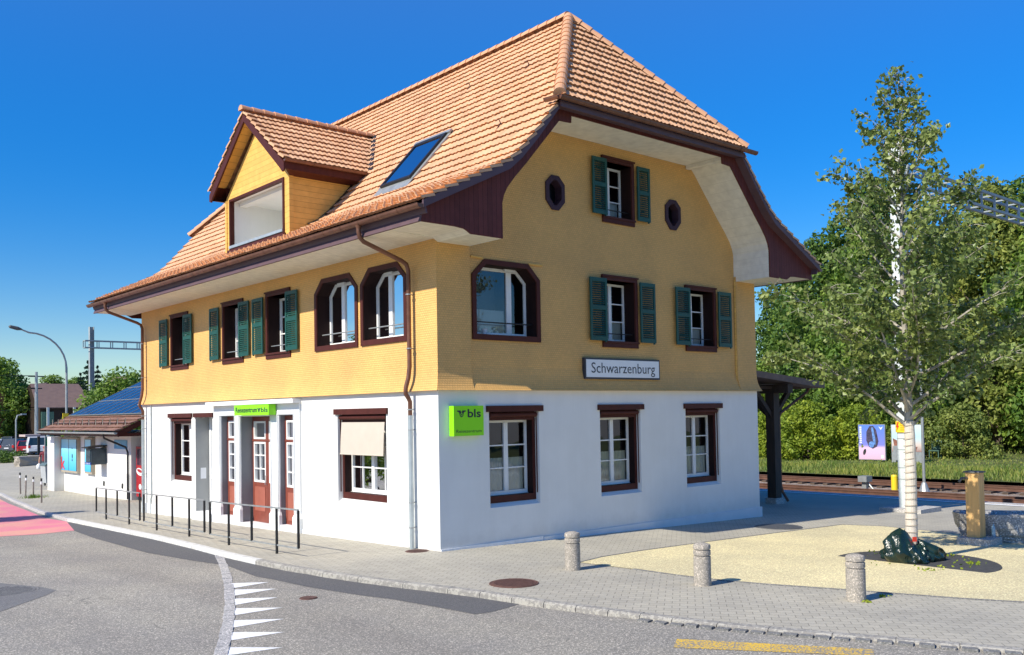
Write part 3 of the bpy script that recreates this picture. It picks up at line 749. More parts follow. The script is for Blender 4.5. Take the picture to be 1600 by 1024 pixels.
rb = MB(); tiles(rb, lambda u, a, z: (W-a, u, z), PROF, lambda s: hipy(xs(s)), lambda s: hipy2(xs(s)), ns=6, flat_to=1.5)
part('roof', rb, M['tile'], B, fix=False)
HP = [(-1.5, 9.95), (AP0, 13.70)]; HS = arc(HP)
def hx(s): return 2.42+(5.915-2.42)*s/HS[-1]
rh = MB(); tiles(rh, lambda u, a, z: (u, a, z), HP, lambda s: hx(s), lambda s: W-hx(s), skirt=(False, False), lift=.075, amp=.065)
part('hip_roof', rh, M['tile'], B, fix=False, label='tiled half hip above the gable')
rh = MB(); tiles(rh, lambda u, a, z: (u, L-a, z), HP, lambda s: hx(s), lambda s: W-hx(s), skirt=(False, False), ns=6)
part('hip_roof', rh, M['tile'], B, fix=False)
cp = MB()
caps(cp, (2.40, -1.46, 10.06), (5.915, AP0, 13.79)); caps(cp, (W-2.40, -1.46, 10.06), (5.915, AP0, 13.79))
caps(cp, (2.40, L+1.46, 10.06), (5.915, AP1, 13.79)); caps(cp, (W-2.40, L+1.46, 10.06), (5.915, AP1, 13.79))
caps(cp, (5.915, AP0+.05, 13.80), (5.915, AP1, 13.80))
part('ridge_tile', cp, M['cap'], B, smooth=False, fix=False)
dk = MB()                                               # boarding under the tiles
for sg in (0, 1):
    X = (lambda a: a) if not sg else (lambda a: W-a)
    for (a, z), (b, y) in zip(PROF, PROF[1:]):
        a = max(a, -1.30)
        if not sg and a < 2.2 and b > .2:                # open under the dormer
            dk.add([(a, hipy(a)+.04, z-.10), (a, 6.8, z-.10), (b, 6.8, y-.10), (b, hipy(b)+.04, y-.10)], [(0,1,2,3)]); dk.add([(a, 10.77, z-.10), (a, hipy2(a)-.04, z-.10), (b, hipy2(b)-.04, y-.10), (b, 10.77, y-.10)], [(0,1,2,3)])
            if a < .1: dk.add([(a,6.8,z-.10),(a,10.77,z-.10),(.1,10.77,z-.10+(y-z)*(.1-a)/(b-a)),(.1,6.8,z-.10+(y-z)*(.1-a)/(b-a))], [(0,1,2,3)])
            continue
        dk.add([(X(a), hipy(a)+.04, z-.10), (X(a), hipy2(a)-.04, z-.10), (X(b), hipy2(b)-.04, y-.10), (X(b), hipy(b)+.04, y-.10)], [(0,1,2,3)])
dk.add([(2.5,-1.42,9.86),(W-2.5,-1.42,9.86),(5.915,AP0,13.56)], [(0,1,2)]); dk.add([(2.5,L+1.42,9.86),(W-2.5,L+1.42,9.86),(5.915,AP1,13.56)], [(0,1,2)])
part('roof_boarding', dk, M['fascia'], B, fix=False)
hk = MB()
for (x, y) in ((4.55, 4.3), (4.35, 1.6), (2.35, .45), (3.7, 9.9)):
    a, z, nx, nz = along(PROF, SSP, s_at(PROF, SSP, x)); c = Vector((a, y, z)); n_ = Vector((nx, 0, nz)); d_ = Vector((nz, 0, -nx))
    hk.tube([c+d_*-.25+n_*.05, c+d_*.0+n_*.07, c+d_*.03+n_*.17, c+d_*-.08+n_*.2], .016, 6)
part('roof_hook', hk, M['copper'], roof)

# ---- boards, soffits, gutters
LOW = [(-1.24,6.77),(-.36,6.77),(-.13,6.75),(-.04,6.71),(.05,6.66),(.92,6.66),(.92,7.42),(.97,7.60),(1.07,7.78),(1.3,8.05),(1.62,8.38),(2.67,9.54),(3.05,9.56),(3.06,9.73)]
UPP = [(-1.24,7.09),(.5,7.96),(.98,8.19),(1.35,8.50),(2.5,9.84)]
poly = LOW + [(W-a, z) for a, z in reversed(LOW)] + [(W-a, z) for a, z in UPP] + list(reversed(UPP))
for d0, d1 in ((-1.16, -1.12), (L+1.12, L+1.16)):
    bb = MB(); bb.prism(poly, FG, d0, d1); part('gable_board', bb, M['maroonb'], B, label='maroon boarded overhang along the gable verge' if d0 < 0 else None)
vb = MB()
UP2 = [(-1.33,6.99)] + [(a-.0, z-.17) for a, z in PROF[1:5]] + [(2.47, 9.75)]; UP3 = [(-1.33,7.145)] + [(a, z+.004) for a, z in PROF[1:5]] + [(2.47, 9.90)]
for mir in (0, 1):
    g = (lambda a: a) if not mir else (lambda a: W-a)
    vb = MB(); ya, yb = VF-.06, VF-.02; vb.prism([(g(a), z) for a, z in UP2]+[(g(a), z) for a, z in reversed(UP3)], FG, ya, yb); part('verge_board', vb, M['fascia'], B)
    vb = MB()
    for ya, yb in ((VG+.012, VG+.06),):
        vb.prism([(g(a), z) for a, z in UP2]+[(g(a), z) for a, z in reversed(UP3)], FG, ya, yb)
    for (a, z), (b, y) in zip(UP2, UP2[1:]): vb.add([(g(a),VG+.04,z+.02),(g(b),VG+.04,y+.02),(g(b),-1.12,y+.02),(g(a),-1.12,z+.02)], [(0,1,2,3)])
    part('verge_board', vb, M['fascia'], B, fix=False)
vb = MB()
vb.box(2.43, W-2.43, -1.47, -1.43, 9.74, 9.87); vb.box(2.43, W-2.43, -1.43, -1.165, 9.80, 9.83)
part('hip_board', vb, M['fascia'], B, fix=False)
vb = MB(); vb.box(2.43, W-2.43, L+1.43, L+1.47, 9.74, 9.87); part('hip_board', vb, M['fascia'], B)
so = MB()
SP = [(.92,6.66),(.92,7.44),(.97,7.62),(1.07,7.80),(1.3,8.07),(1.62,8.40),(2.67,9.56),(2.88,9.755),(W-2.88,9.755),(W-2.67,9.56),(W-1.62,8.40),(W-1.3,8.07),(W-1.07,7.80),(W-.97,7.62),(W-.92,7.44),(W-.92,6.66)]
for (a, z), (b, y) in zip(SP, SP[1:]): so.add([(a,FIELD,z),(b,FIELD,y),(b,-1.125,y),(a,-1.125,z)], [(0,1,2,3)])
so.beam((W-3.0, .05, 9.70), (W-2.96, -1.12, 9.70), .16, .10)
part('gable_soffit', so, M['soffitg'], B, fix=False, label='white boarded soffit under the gable overhang')
for mir in (0, 1):
    se = MB()
    g = (lambda a: a) if not mir else (lambda a: W-a)
    BP = [(-1.24,6.775),(-.36,6.775),(-.13,6.755),(-.04,6.715),(.05,6.665),(.93,6.665)]
    for (a, z), (b, y) in zip(BP, BP[1:]): se.add([(g(a),-1.125,z),(g(b),-1.125,y),(g(b),.0,y),(g(a),.0,z)], [(0,1,2,3)])
    se.add([(g(-1.24),0,6.775),(g(.0),0,6.745),(g(.0),L+1.12,6.745),(g(-1.24),L+1.12,6.775)], [(0,1,2,3)])
    se.add([(g(a),0,z) for a, z in BP]+[(g(0),0,6.745),(g(-1.24),0,6.775)], [tuple(range(8))])
    part('eave_soffit', se, M['soffit'], B, fix=False, label='cream boarded soffit under the eaves')
for mir in (0, 1):
    fa = MB()
    g = (lambda a: a) if not mir else (lambda a: W-a)
    q = [(-1.30,6.755),(-1.24,6.755),(-1.20,6.90),(-1.24,6.90)]
    fa.loft([(g(a),-1.17,z) for a, z in q], [(g(a),L+1.17,z) for a, z in q]); fa.add([(g(a),-1.17,z) for a, z in q], [(0,1,2,3)])
    q = [(-1.24,6.90),(-1.20,6.90),(-1.26,7.10),(-1.30,7.10)]
    fa.loft([(g(a),-1.36,z) for a, z in q], [(g(a),L+1.3,z) for a, z in q]); fa.add([(g(a),-1.36,z) for a, z in q], [(0,1,2,3)])
    part('eave_fascia', fa, M['fascia'], B, fix=False)
def gutter(mb, A, Bp, out, r=.085, hooks=True):
    A, Bp, out = Vector(A), Vector(Bp), Vector(out); n = 10; prof = []
    for k in range(n+1):
        a = PI+PI*k/n; prof.append((math.cos(a)*r, math.sin(a)*r))
    prof += [(r+.012, .012), (r-.01, .012)] + [((r-.008)*math.cos(2*PI-PI*k/n), (r-.008)*math.sin(2*PI-PI*k/n)) for k in range(n+1)]
    P = lambda c: [c+out*x+Vector((0,0,1))*z for x, z in prof]
    mb.loft(P(A), P(Bp))
    for c in (A, Bp): mb.add([c+out*x+Vector((0,0,z)) for x, z in prof[:n+1]], [tuple(range(n+1))])
    if hooks:
        d = Bp-A; m = int(d.length/.72); 
        for k in range(1, m):
            c = A+d*k/m; w = d.normalized()*.016
            for s in range(n):
                a0, a1 = PI+PI*s/n, PI+PI*(s+1)/n
                q = [c+out*math.cos(t)*(r+.008)+Vector((0,0,math.sin(t)*(r+.008))) for t in (a0, a1)]
                mb.add([q[0]-w, q[1]-w, q[1]+w, q[0]+w], [(0,1,2,3)])
gu = MB(); gutter(gu, (-1.39, VG+.02, 7.06), (-1.39, VF-.02, 7.06), (-1,0,0)); gr = part('gutter', gu, M['copper'], B, fix=False, label='brown street gutter along the eaves')
gu = MB(); gutter(gu, (W+1.39, VG+.02, 7.06), (W+1.39, VF-.02, 7.06), (1,0,0)); part('gutter', gu, M['copper'], B, fix=False)
gu = MB(); gutter(gu, (2.30, -1.555, 9.93), (W-2.05, -1.555, 9.93), (0,-1,0), r=.075); gutter(gu, (2.30, -1.555, 9.93), (2.30, -1.10, 9.96), (-1,0,0), r=.07, hooks=False)
part('gutter', gu, M['copper'], B, fix=False, label='copper gutter under the half hip')
def downpipe(y, zg, lab):
    a = MB()
    a.tube([(-1.39,y,6.98),(-1.39,y,6.86),(-1.36,y,6.74),(-1.27,y,6.66),(-.32,y-.02,6.34),(-.19,y-.03,6.27),(-.14,y-.03,6.14),(-.14,y-.03,4.0),(-.17,y-.02,3.75),(-.23,y,3.52),(-.235,y,3.40),(-.16,y,3.30),(-.12,y,3.22),(-.12,y,2.88)], .05, 12)
    a.tube([(-1.39,y,7.0),(-1.39,y,6.92)], [.075, .05], 12)
    p = part('downpipe', a, M['copper'], B, smooth='auto', label=lab)
    b = MB(); b.tube([(-.12,y,2.90),(-.12,y,zg)], .056, 14); b.tube([(-.12,y,2.92),(-.12,y,2.86)], .062, 14); part('lower_pipe', b, M['zinc'], p, smooth='auto')
    for z in (5.6, 4.4, 3.05, 2.6, 1.0, .45):
        c = MB(); x = -.14 if z > 4 else -.12; c.tube([(x,y-.03 if z > 4 else y,z-.012),(x,y-.03 if z > 4 else y,z+.012)], .066, 14); c.tube([(x,y,z),(0,y,z)], .012, 6)
        part('pipe_clamp', c, M['steel'], p)
downpipe(.88, -.02, 'brown downpipe with grey foot near the front corner'); downpipe(17.28, -.4, 'brown downpipe at the far end of the street front')
ex = MB(); ex.tube([(-.03, 16.75, 3.40), (-.03, 16.75, .25), (-.03, 16.82, .12), (-.03, 16.82, -.35)], .022, 8); part('cable_duct', ex, M['zinc'], B)

# ---- dormer
DX, D0, D1, DC = .12, 6.77, 10.80, 8.79
DB, DE, DT = 7.93, 9.55, 11.19
dw = MB(); 
FD = lambda u, d, z: (DX+d, u, z)
slope = (DT-DE)/((D1-D0)/2)
dw.sheetpoly([[(D0,DB-.15),(D1,DB-.15),(D1,DE+.03),(DC,DT+.03),(D0,DE+.03)], rect(7.11,10.48,8.02,9.47)], FD, 0)
dw.add([(DX,D0,DB-.3),(3.2,D0,DB-.3),(3.2,D0,DE+.2),(DX,D0,DE+.03)], [(0,1,2,3)]); dw.add([(DX,D1,DB-.3),(3.2,D1,DB-.3),(3.2,D1,DE+.2),(DX,D1,DE+.03)], [(0,1,2,3)])
for y in (D0, D1): dw.box(DX-.03, DX+.10, y-.03 if y == D0 else y-.08, y+.08 if y == D0 else y+.03, DB-.1, DE-.02)
dorm = part('dormer', dw, M['ydormer'], B, fix=False, label='gabled dormer clad in yellow boards')
fr = MB(); fr.ring(rect(7.06,10.53,7.98,9.52), rect(7.13,10.46,8.06,9.45), FD, -.04, .1); fr.box(DX-.08, DX+.02, 7.0, 10.6, 7.86, 7.98); part('opening_frame', fr, M['maroon'], dorm)
sl = MB(); sl.box(DX-.07, DX+.06, 7.1, 10.5, 8.02, 8.10); part('sill', sl, M['zinc'], dorm)
rm = MB(); r0 = rect(7.11,10.48,8.02,9.47); r1 = [(7.3,8.02),(10.48,8.02),(10.48,9.36),(7.3,9.36)]
rm.loft([FD(u,.02,z) for u, z in r0], [FD(u,1.9,z) for u, z in r1]); rm.add([FD(u,1.9,z) for u, z in r1], [(0,1,2,3)]); rm.box(DX+.25, DX+.5, 7.13, 10.46, 9.33, 9.45)
part('loggia', rm, M['plaster'], dorm, fix=False)
def dz(y): return DT - abs(y-DC)*slope
OV = .40; EV0 = D0-.36                                   # roof overhang to the front and the eave line
ez = 9.84; tz = 11.70
DP = [(EV0-.03, ez-.02), (DC, tz)]
def back(z):                                             # where the dormer roof meets the main slope
    return s_x(z)
def s_x(z):
    for (a, q), (b, y) in zip(PROF, PROF[1:]):
        if z <= y: return a+(b-a)*(z-q)/(y-q)
    return PROF[-1][0]
DSS = arc(DP)
def dback(s): return s_x(along(DP, DSS, s)[1])+.05
for mir in (0, 1):
    dr = MB(); P = (lambda u, a, z: (u, a, z)) if not mir else (lambda u, a, z: (u, 2*DC-a, z))
    tiles(dr, P, DP, lambda s: DX-OV, dback, skirt=(True, False), course=.34, pitch=.30, amp=.055)
    part('dormer_roof', dr, M['tile'], dorm, fix=False)
dc = MB(); caps(dc, (DX-OV-.02, DC, tz+.09), (s_x(tz)+.1, DC, tz+.09), r=.12); part('ridge_tile', dc, M['cap'], dorm, fix=False)
db = MB()
for sgn in (1, -1):
    a = (DC, tz-.06); b = (DC-sgn*(DC-EV0+.02), ez-.10)
    q = [a, b, (b[0], b[1]-.20), (b[0]+sgn*.10, b[1]-.24), (b[0]+sgn*.22, b[1]-.12), (a[0], a[1]-.22)]
    db.prism(q, lambda u, d, z: (DX-OV+.03+d, u, z), 0, .05)
    # boarded underside and eave box along the cheek
    xe = s_x(ez)-.05
    db.loft([(DX-OV+.08, b[0], b[1]+.03), (DX-OV+.08, b[0], b[1]-.17), (DX+.0, b[0]+sgn*.39, b[1]-.24), (DX+.0, b[0]+sgn*.39, b[1]+.2)], [(xe+.3, b[0], b[1]+.03), (xe+.3, b[0], b[1]-.17), (xe+.3, b[0]+sgn*.39, b[1]-.24), (xe+.3, b[0]+sgn*.39, b[1]+.2)])
    db.add([(DX-OV+.08, a[0], a[1]-.03), (DX-OV+.08, b[0], b[1]-.03), (DX+.05, b[0], b[1]-.03), (DX+.05, a[0], a[1]-.03)], [(0,1,2,3)])
part('verge_board', db, M['maroon'], dorm, fix=False)
ds = MB()
for sgn in (1, -1):
    bb_ = (DC-sgn*(DC-EV0-.3), tz-.22-(tz-.10-ez)*(DC-EV0-.3)/(DC-EV0)); ds.add([(DX-OV+.08, DC, tz-.24), (DX-OV+.08, bb_[0], bb_[1]), (DX+.03, bb_[0], bb_[1]), (DX+.03, DC, tz-.24)], [(0,1,2,3)])
part('soffit_boards', ds, M['ydormer'], dorm, fix=False)
dg = MB(); gutter(dg, (DX-OV+.02, EV0-.08, ez-.03), (s_x(ez)-.02, EV0-.08, ez-.03), (0,-1,0), r=.06); part('gutter', dg, M['copper'], dorm, fix=False)
for sgn in (1, -1):                                      # lead valley flashing
    vl = MB()
    pts = []
    for k in range(9):
        t = k/8; y = DC-sgn*(DC-EV0)*(1-t); z = ez+(tz-ez)*t; x = s_x(z)
        pts.append((x, y, z))
    for (p, q) in zip(pts, pts[1:]):
        vl.add([(p[0]-.02,p[1]-sgn*.0,p[2]+.07),(q[0]-.02,q[1],q[2]+.07),(q[0]+.03,q[1]-sgn*.17,q[2]+.12),(p[0]+.03,p[1]-sgn*.17,p[2]+.12)], [(0,1,2,3)])
    part('valley_flashing', vl, M['black'], dorm, fix=False); vl = MB()
    yw = D0 if sgn > 0 else D1; xs2 = [DX+.5, .95, 1.30, 1.75, 2.05]
    for xa, xb in zip(xs2, xs2[1:]):
        za, zb = [PROF[0][1]+0 for _ in (0,1)]
        _, za, _, _ = along(PROF, SSP, s_at(PROF, SSP, xa)); _, zb, _, _ = along(PROF, SSP, s_at(PROF, SSP, xb))
        vl.add([(xa, yw-sgn*.012, za+.13), (xb, yw-sgn*.012, zb+.13), (xb, yw-sgn*.12, zb+.09), (xa, yw-sgn*.12, za+.09)], [(0,1,2,3)])
    part('cheek_flashing', vl, M['black'], dorm, fix=False)

# ---- skylight, lying in the roof slope
def onslope(x, y, h):
    a, z, nx, nz = along(PROF, SSP, s_at(PROF, SSP, x)); return Vector((a+nx*h, y, z+nz*h))
k0, k1, ky0, ky1 = 1.50, 2.68, 2.92, 4.28
k0b = onslope(k0, 0, 0); k1b = onslope(k1, 0, 0); dv = (k1b-k0b).normalized(); nv = Vector((-dv.z, 0, dv.x))
def SK(u, v, h): return Vector((k0b.x, u, k0b.z))+dv*v+nv*h
LS = (k1b-k0b).length
sk = MB()
def skbox(mb, u0, u1, v0, v1, h0, h1): mb.hexa([SK(u0,v0,h0),SK(u1,v0,h0),SK(u1,v1,h0),SK(u0,v1,h0),SK(u0,v0,h1),SK(u1,v0,h1),SK(u1,v1,h1),SK(u0,v1,h1)])
for q in ((ky0,ky0+.07,0,LS), (ky1-.07,ky1,0,LS), (ky0+.07,ky1-.07,0,.08), (ky0+.07,ky1-.07,LS-.12,LS)): skbox(sk, q[0], q[1], q[2], q[3], -.05, .16)
skl = part('skylight', sk, M['black'], B, label='roof window in the street slope')
p = MB(); p.add([SK(ky0+.05,.05,.135),SK(ky1-.05,.05,.135),SK(ky1-.05,LS-.08,.135),SK(ky0+.05,LS-.08,.135)], [(0,1,2,3)]); part('pane', p, M['skyglass'], skl, fix=False)
p = MB(); p.add([SK(ky0+.05,.05,.0),SK(ky1-.05,.05,.0),SK(ky1-.05,LS-.08,.0),SK(ky0+.05,LS-.08,.0)], [(0,1,2,3)]); part('blind', p, M['dark'], skl, fix=False)
p = MB(); skbox(p, ky0-.1, ky1+.1, -.32, .0, .075, .09); skbox(p, ky0-.12, ky0, 0, LS+.1, .03, .10); skbox(p, ky1, ky1+.12, 0, LS+.1, .03, .10); skbox(p, ky0-.12, ky1+.12, LS, LS+.12, .07, .15); part('flashing', p, M['steel'], skl)

# ================================================================== SIGNS ON THE BUILDING
def wing_logo(mb, P, right, up, normal, w):
    """winged drop emblem: a bar sweeping down into a bowl"""
    P, right, up, normal = Vector(P), Vector(right), Vector(up), Vector(normal)
    poly = [(0,.62),(0,.52),(.16,.48),(.24,.40),(.30,.16),(.40,.04),(.5,0),(.60,.04),(.70,.16),(.76,.40),(.84,.48),(1,.52),(1,.62),(.60,.62),(.56,.50),(.44,.50),(.40,.62)]
    T = lambda x, y, h: P+right*(x*w)+up*(y*w)+normal*h
    tr = tessellate_polygon([[Vector((x, y, 0)) for x, y in poly]])
    mb.add([T(x, y, .004) for x, y in poly], [tuple(t) for t in tr])
def drop(mb, P, right, up, normal, w):
    P, right, up, normal = Vector(P), Vector(right), Vector(up), Vector(normal)
    ring = []
    for k in range(16):
        a = 2*PI*k/16; r = .13; x, y = .5+r*math.cos(a), .24+r*math.sin(a)
        if 2 < k < 6: y += .09*(1-abs(k-4)/2.0)
        ring.append(P+right*(x*w)+up*(y*w)+normal*.006)
    mb.add(ring, [tuple(range(16))])
# over the entrance (faces the street; reading direction is -y)
z0, z1, ya, yb, xf = 2.995, 3.285, 7.30, 9.45, -.30
mb = MB(); mb.box(xf, -.09, ya, yb, z0, z1)
s1 = solo('entrance_sign', mb, M['lime'], 'long lime green box sign above the entrance doors', 'sign', (xf, ya, z0))
t = text_mesh('Reisezentrum', (xf, yb-.10, z0+.085), (0,-1,0), (0,0,1), 1.36, .145, (-1,0,0), bold=True, thick=.006); part('lettering', t, M['navy'], s1, fix=False)
t = text_mesh('bls', (xf, yb-1.70, z0+.085), (0,-1,0), (0,0,1), .40, .125, (-1,0,0), bold=True); part('lettering', t, M['navy'], s1, fix=False)
e = MB(); wing_logo(e, (xf, yb-1.48, z0+.075), (0,-1,0), (0,0,1), (-1,0,0), .19); em = part('emblem', e, M['navy'], s1, fix=False)
# on the corner of the gable
mb = MB(); mb.box(.28, 1.11, -.175, -.01, 2.455, 3.11)
s2 = solo('corner_sign', mb, M['lime'], 'square lime green box sign on the gable corner beside the first window', 'sign', (.28, -.01, 2.455))
t = text_mesh('bls', (.66, -.175, 2.86), (1,0,0), (0,0,1), .37, .175, (0,-1,0), bold=True); part('lettering', t, M['navy'], s2, fix=False)
t = text_mesh('Reisezentrum', (.345, -.175, 2.525), (1,0,0), (0,0,1), .70, .068, (0,-1,0)); part('lettering', t, M['navy'], s2, fix=False)
e = MB(); wing_logo(e, (.37, -.175, 2.86), (1,0,0), (0,0,1), (0,-1,0), .24); em = part('emblem', e, M['navy'], s2, fix=False)
e = MB(); drop(e, (.37, -.175, 2.86), (1,0,0), (0,0,1), (0,-1,0), .24); part('emblem_drop', e, M['lime'], s2, fix=False)
e = MB(); drop(e, (.425, -.177, 2.885), (1,0,0), (0,0,1), (0,-1,0), .13); part('emblem_core', e, M['navy'], s2, fix=False)
# station name
mb = MB(); mb.box(4.50, 7.35, -.02, FIELD+.0, 3.745, 4.275)
s3 = solo('station_name_sign', mb, M['ink'], 'white name board reading Schwarzenburg on the gable under the shuttered windows', 'sign', (4.5, 0, 3.745))
f = MB(); f.box(4.545, 7.305, -.03, -.021, 3.79, 4.23); part('name_plate', f, M['signw'], s3)
t = text_mesh('Schwarzenburg', (4.72, -.03, 3.90), (1,0,0), (0,0,1), 2.42, .26, (0,-1,0)); part('lettering', t, M['ink'], s3, fix=False)
# ================================================================== GROUND
def sheet(poly, off, name, m, step=2.0, skirt=None, label=None, kind='structure', fz=None, cat=None, holes=()):
    """polygon laid over the terrain; poly in world x,y"""
    bm = bmesh.new()
    loops = [poly]+list(holes); fl = [p for l in loops for p in l]
    tr = tessellate_polygon([[Vector((p[0], p[1], 0)) for p in l] for l in loops])
    vs = [bm.verts.new((p[0], p[1], 0)) for p in fl]
    for t in tr:
        try: bm.faces.new([vs[i] for i in t])
        except ValueError: pass
    xs_ = [p[0] for p in poly]; ys_ = [p[1] for p in poly]
    cuts = [((x, 0, 0), (1, 0, 0)) for x in [0, 4, 6, 8, 10, 12, 14, 24] if min(xs_) < x < max(xs_)] + [((0, y, 0), (0, 1, 0)) for y in [-10, -5.5, 0, 6, 12, 18, 24, 30] if min(ys_) < y < max(ys_)]
    for co, no in cuts:
        bmesh.ops.bisect_plane(bm, geom=bm.verts[:]+bm.edges[:]+bm.faces[:], plane_co=co, plane_no=no)
    for v in bm.verts: v.co.z = (fz or gz)(v.co.x, v.co.y)+(off(v.co.x, v.co.y) if callable(off) else off)
    for f in bm.faces:
        f.normal_update()
        if f.normal.z < 0: f.normal_flip()
    me = bpy.data.meshes.new(name); bm.to_mesh(me); bm.free(); me.materials.append(m)
    o = bpy.data.objects.new(name, me); COL.objects.link(o); o['kind'] = kind; o['label'] = label or name.replace('_', ' '); o['category'] = cat or name.replace('_', ' ')
    return o
RD = -.085
def rdo(x, y):                                            # road lies a kerb below the pavement, nearly flush at the crossing
    t = min(max((-y-5.5)/4.5, 0), 1); return RD+.06*t
def ogr(px, py, extra=0.0):
    p = og(px, py, RD)
    for i in range(3): p = og(px, py, rdo(p.x, p.y)+extra)
    return p
M['asphalt'] = m_asphalt('asphalt', (.325,.308,.265), 66, .42, crack=True)
M['asphaltd'] = m_asphalt('asphalt_new', (.115,.115,.115), 120, .3, .08)
M['asphaltp'] = m_asphalt('asphalt_patch', (.175,.175,.172), 110, .3, .06)
M['paver'] = m_paver('paver_street', (.375,.335,.25), .21, .14, PI/2, .6)
M['paver2'] = m_paver('paver_plaza', (.435,.405,.33), .23, .165, .9, .5)
M['gravel'] = m_asphalt('yellow_gravel', (.71,.61,.355), 60, .26, .14)
M['earth'] = mat('lot_ground', (.30,.285,.25), .9, .15, .6, bump=.2)
M['granite'] = m_asphalt('granite', (.46,.45,.43), 70, .4, .1)
M['granited'] = m_asphalt('granite_setts', (.20,.20,.19), 60, .35, .1)
M['paint'] = mat('road_paint_white', (.80,.80,.78), .7, .10, 14, bump=.2)
M['kerbpaint'] = mat('kerb_paint', (.60,.59,.55), .8, .2, 9, bump=.2)
M['stone'] = m_asphalt('trough_granite', (.36,.36,.35), 45, .45, .2)
M['concrete'] = m_asphalt('exposed_aggregate', (.38,.345,.29), 70, .32, .1)
M['rust'] = mat('rust_iron', (.12,.058,.045), .7, .25, 25, bump=.4, bscale=50)
M['iron'] = mat('cast_iron', (.10,.10,.10), .6, .2, 20, bump=.4, bscale=60)
M['rubber'] = mat('tree_pit_mat', (.055,.055,.055), .9, .25, 10, bump=.5, bscale=90)

def m_worn(name, c, under, wear=.5, scale=35):
    m, nt, b = _nt(name); tc = N(nt, 'ShaderNodeTexCoord'); src = tc.outputs['Object']
    n = noise(nt, src, scale, 5, .7); n2 = noise(nt, src, 2.0, 3)
    f = math_n(nt, 'GREATER_THAN', math_n(nt, 'ADD', n, math_n(nt, 'MULTIPLY', math_n(nt, 'SUBTRACT', n2, .5), .3)), wear)
    nt.links.new(mix_rgb(nt, rgb(c), rgb(under), f), b.inputs['Base Color']); b.inputs['Roughness'].default_value = .8
    bump_in(nt, b, noise(nt, src, 90, 3), .3, .005); return m
M['wornyel'] = m_worn('worn_yellow_paint', (.72,.46,.045), (.24,.22,.19), .50)
M['wornwhite'] = m_worn('worn_white_paint', (.80,.80,.78), (.26,.25,.24), .62)
M['kerbworn'] = m_worn('worn_kerb_paint', (.38,.36,.31), (.25,.235,.21), .5, 14)
def m_red():
    m, nt, b = _nt('red_road_surface'); tc = N(nt, 'ShaderNodeTexCoord'); src = tc.outputs['Object']
    n = noise(nt, src, .55, 2); c = ramp(nt, n, [(.38, (.68,.33,.25,1)), (.62, (.68,.20,.26,1))])
    n2 = noise(nt, src, 60, 4, .7); c = mix_rgb(nt, c, ramp(nt, n2, [(.3, (.85,.85,.85,1)), (.7, (1.12,1.12,1.12,1))]), 1.0, 'MULTIPLY')
    nt.links.new(c, b.inputs['Base Color']); b.inputs['Roughness'].default_value = .8; return m
M['redroad'] = m_red()

# kerb line measured along the photograph's kerb, extended out of frame at both ends
KP = [og(*p) for p in [(0,771.5),(31,786),(59,798),(105,811),(170,824),(240,838),(300,852),(350,865),(400,876),(450,886),(505,895),(560,903),(630,912),(700,920),(750,926.5),(800,934),(850,941.5),(900,948.5),(950,955),(1000,961),(1050,968),(1120,976),(1200,984),(1300,993),(1400,1001),(1500,1010),(1600,1019)]]
KX = [(-.6, 75), (-1.0, 55)] + [(p.x, p.y) for p in KP] + [(.9, -14.5), (2.5, -19), (4, -30)]
# big base, road, pavement
sheet([(-600,-600),(900,-600),(900,900),(-600,900)], lambda x, y: -.32, 'ground', M['earth'], label='open ground out to the horizon', cat='ground')
sheet([(-40,-40),(30,-40),(30,-18),(1.6,-16),(1.6,20),(1.0,48),(1.2,140),(-40,140)], rdo, 'road', M['asphalt'], label='grey asphalt road in front of the station', cat='road')
pv = [(x, y) for x, y in KX] + [(22.0, -30), (22.0, 60), (9, 62), (9, 75)]
sheet(pv, 0.0, 'pavement', M['paver2'], label='paved forecourt round the station house', cat='pavement')
YG = [og(*p) for p in [(905,879.5),(940,871),(1000,861.5),(1100,848),(1200,835),(1315,820.5),(1380,823),(1480,833),(1545,842)]]
YG = [(p.x, p.y) for p in YG] + [(12.4,-7.6),(12.2,-14.5)] + [(p.x, p.y) for p in [og(*q) for q in [(1600,942),(1500,936),(1400,928.5),(1300,921),(1200,914),(1130,908),(1060,900),(990,890)]]]
sheet(YG, .009, 'gravel_court', M['gravel'], label='yellow bound gravel court round the young tree', cat='gravel court')
# edge strip between paving and gravel
es = MB()
for a, b in zip(YG[:8], YG[1:9]): es.beam((a[0],a[1],gz(*a)+.006), (b[0],b[1],gz(*b)+.006), .05, .02)
for a, b in zip(YG[10:], YG[11:]): es.beam((a[0],a[1],gz(*a)+.006), (b[0],b[1],gz(*b)+.006), .05, .02)
struct('gravel_edging', es, M['granited'])
# kerb stones
kb = MB(); kt = MB()
def kerbrun(mb, pts, i0, i1, w=.16):
    pp = pts[i0:i1+1]
    for (a, b) in zip(pp, pp[1:]):
        a = Vector((a[0], a[1], 0)); b = Vector((b[0], b[1], 0)); d = (b-a); n = max(1, int(d.length/1.05)); dn = d.normalized(); nr = Vector((dn.y, -dn.x, 0))
        if nr.x > 0 and abs(nr.x) > .3: nr = -nr
        for k in range(n):
            p = a+d*k/n+dn*.006; q = a+d*(k+1)/n-dn*.006
            V = []
            for c in (p, q):
                z = gz(c.x, c.y); rz = z+rdo(c.x-.2, c.y)-.06
                V += [Vector((c.x, c.y, rz))-nr*w, Vector((c.x, c.y, rz))+nr*.02, Vector((c.x, c.y, z-.012))+nr*.012, Vector((c.x, c.y, z+.012))-nr*.02, Vector((c.x, c.y, z+.012))-nr*w]
            mb.add(V, [(0,1,6,5),(1,2,7,6),(2,3,8,7),(3,4,9,8),(0,4,3,2,1),(5,6,7,8,9)])
kerbrun(kb, KX, 0, 5); kerbrun(kt, KX, 5, 10); 
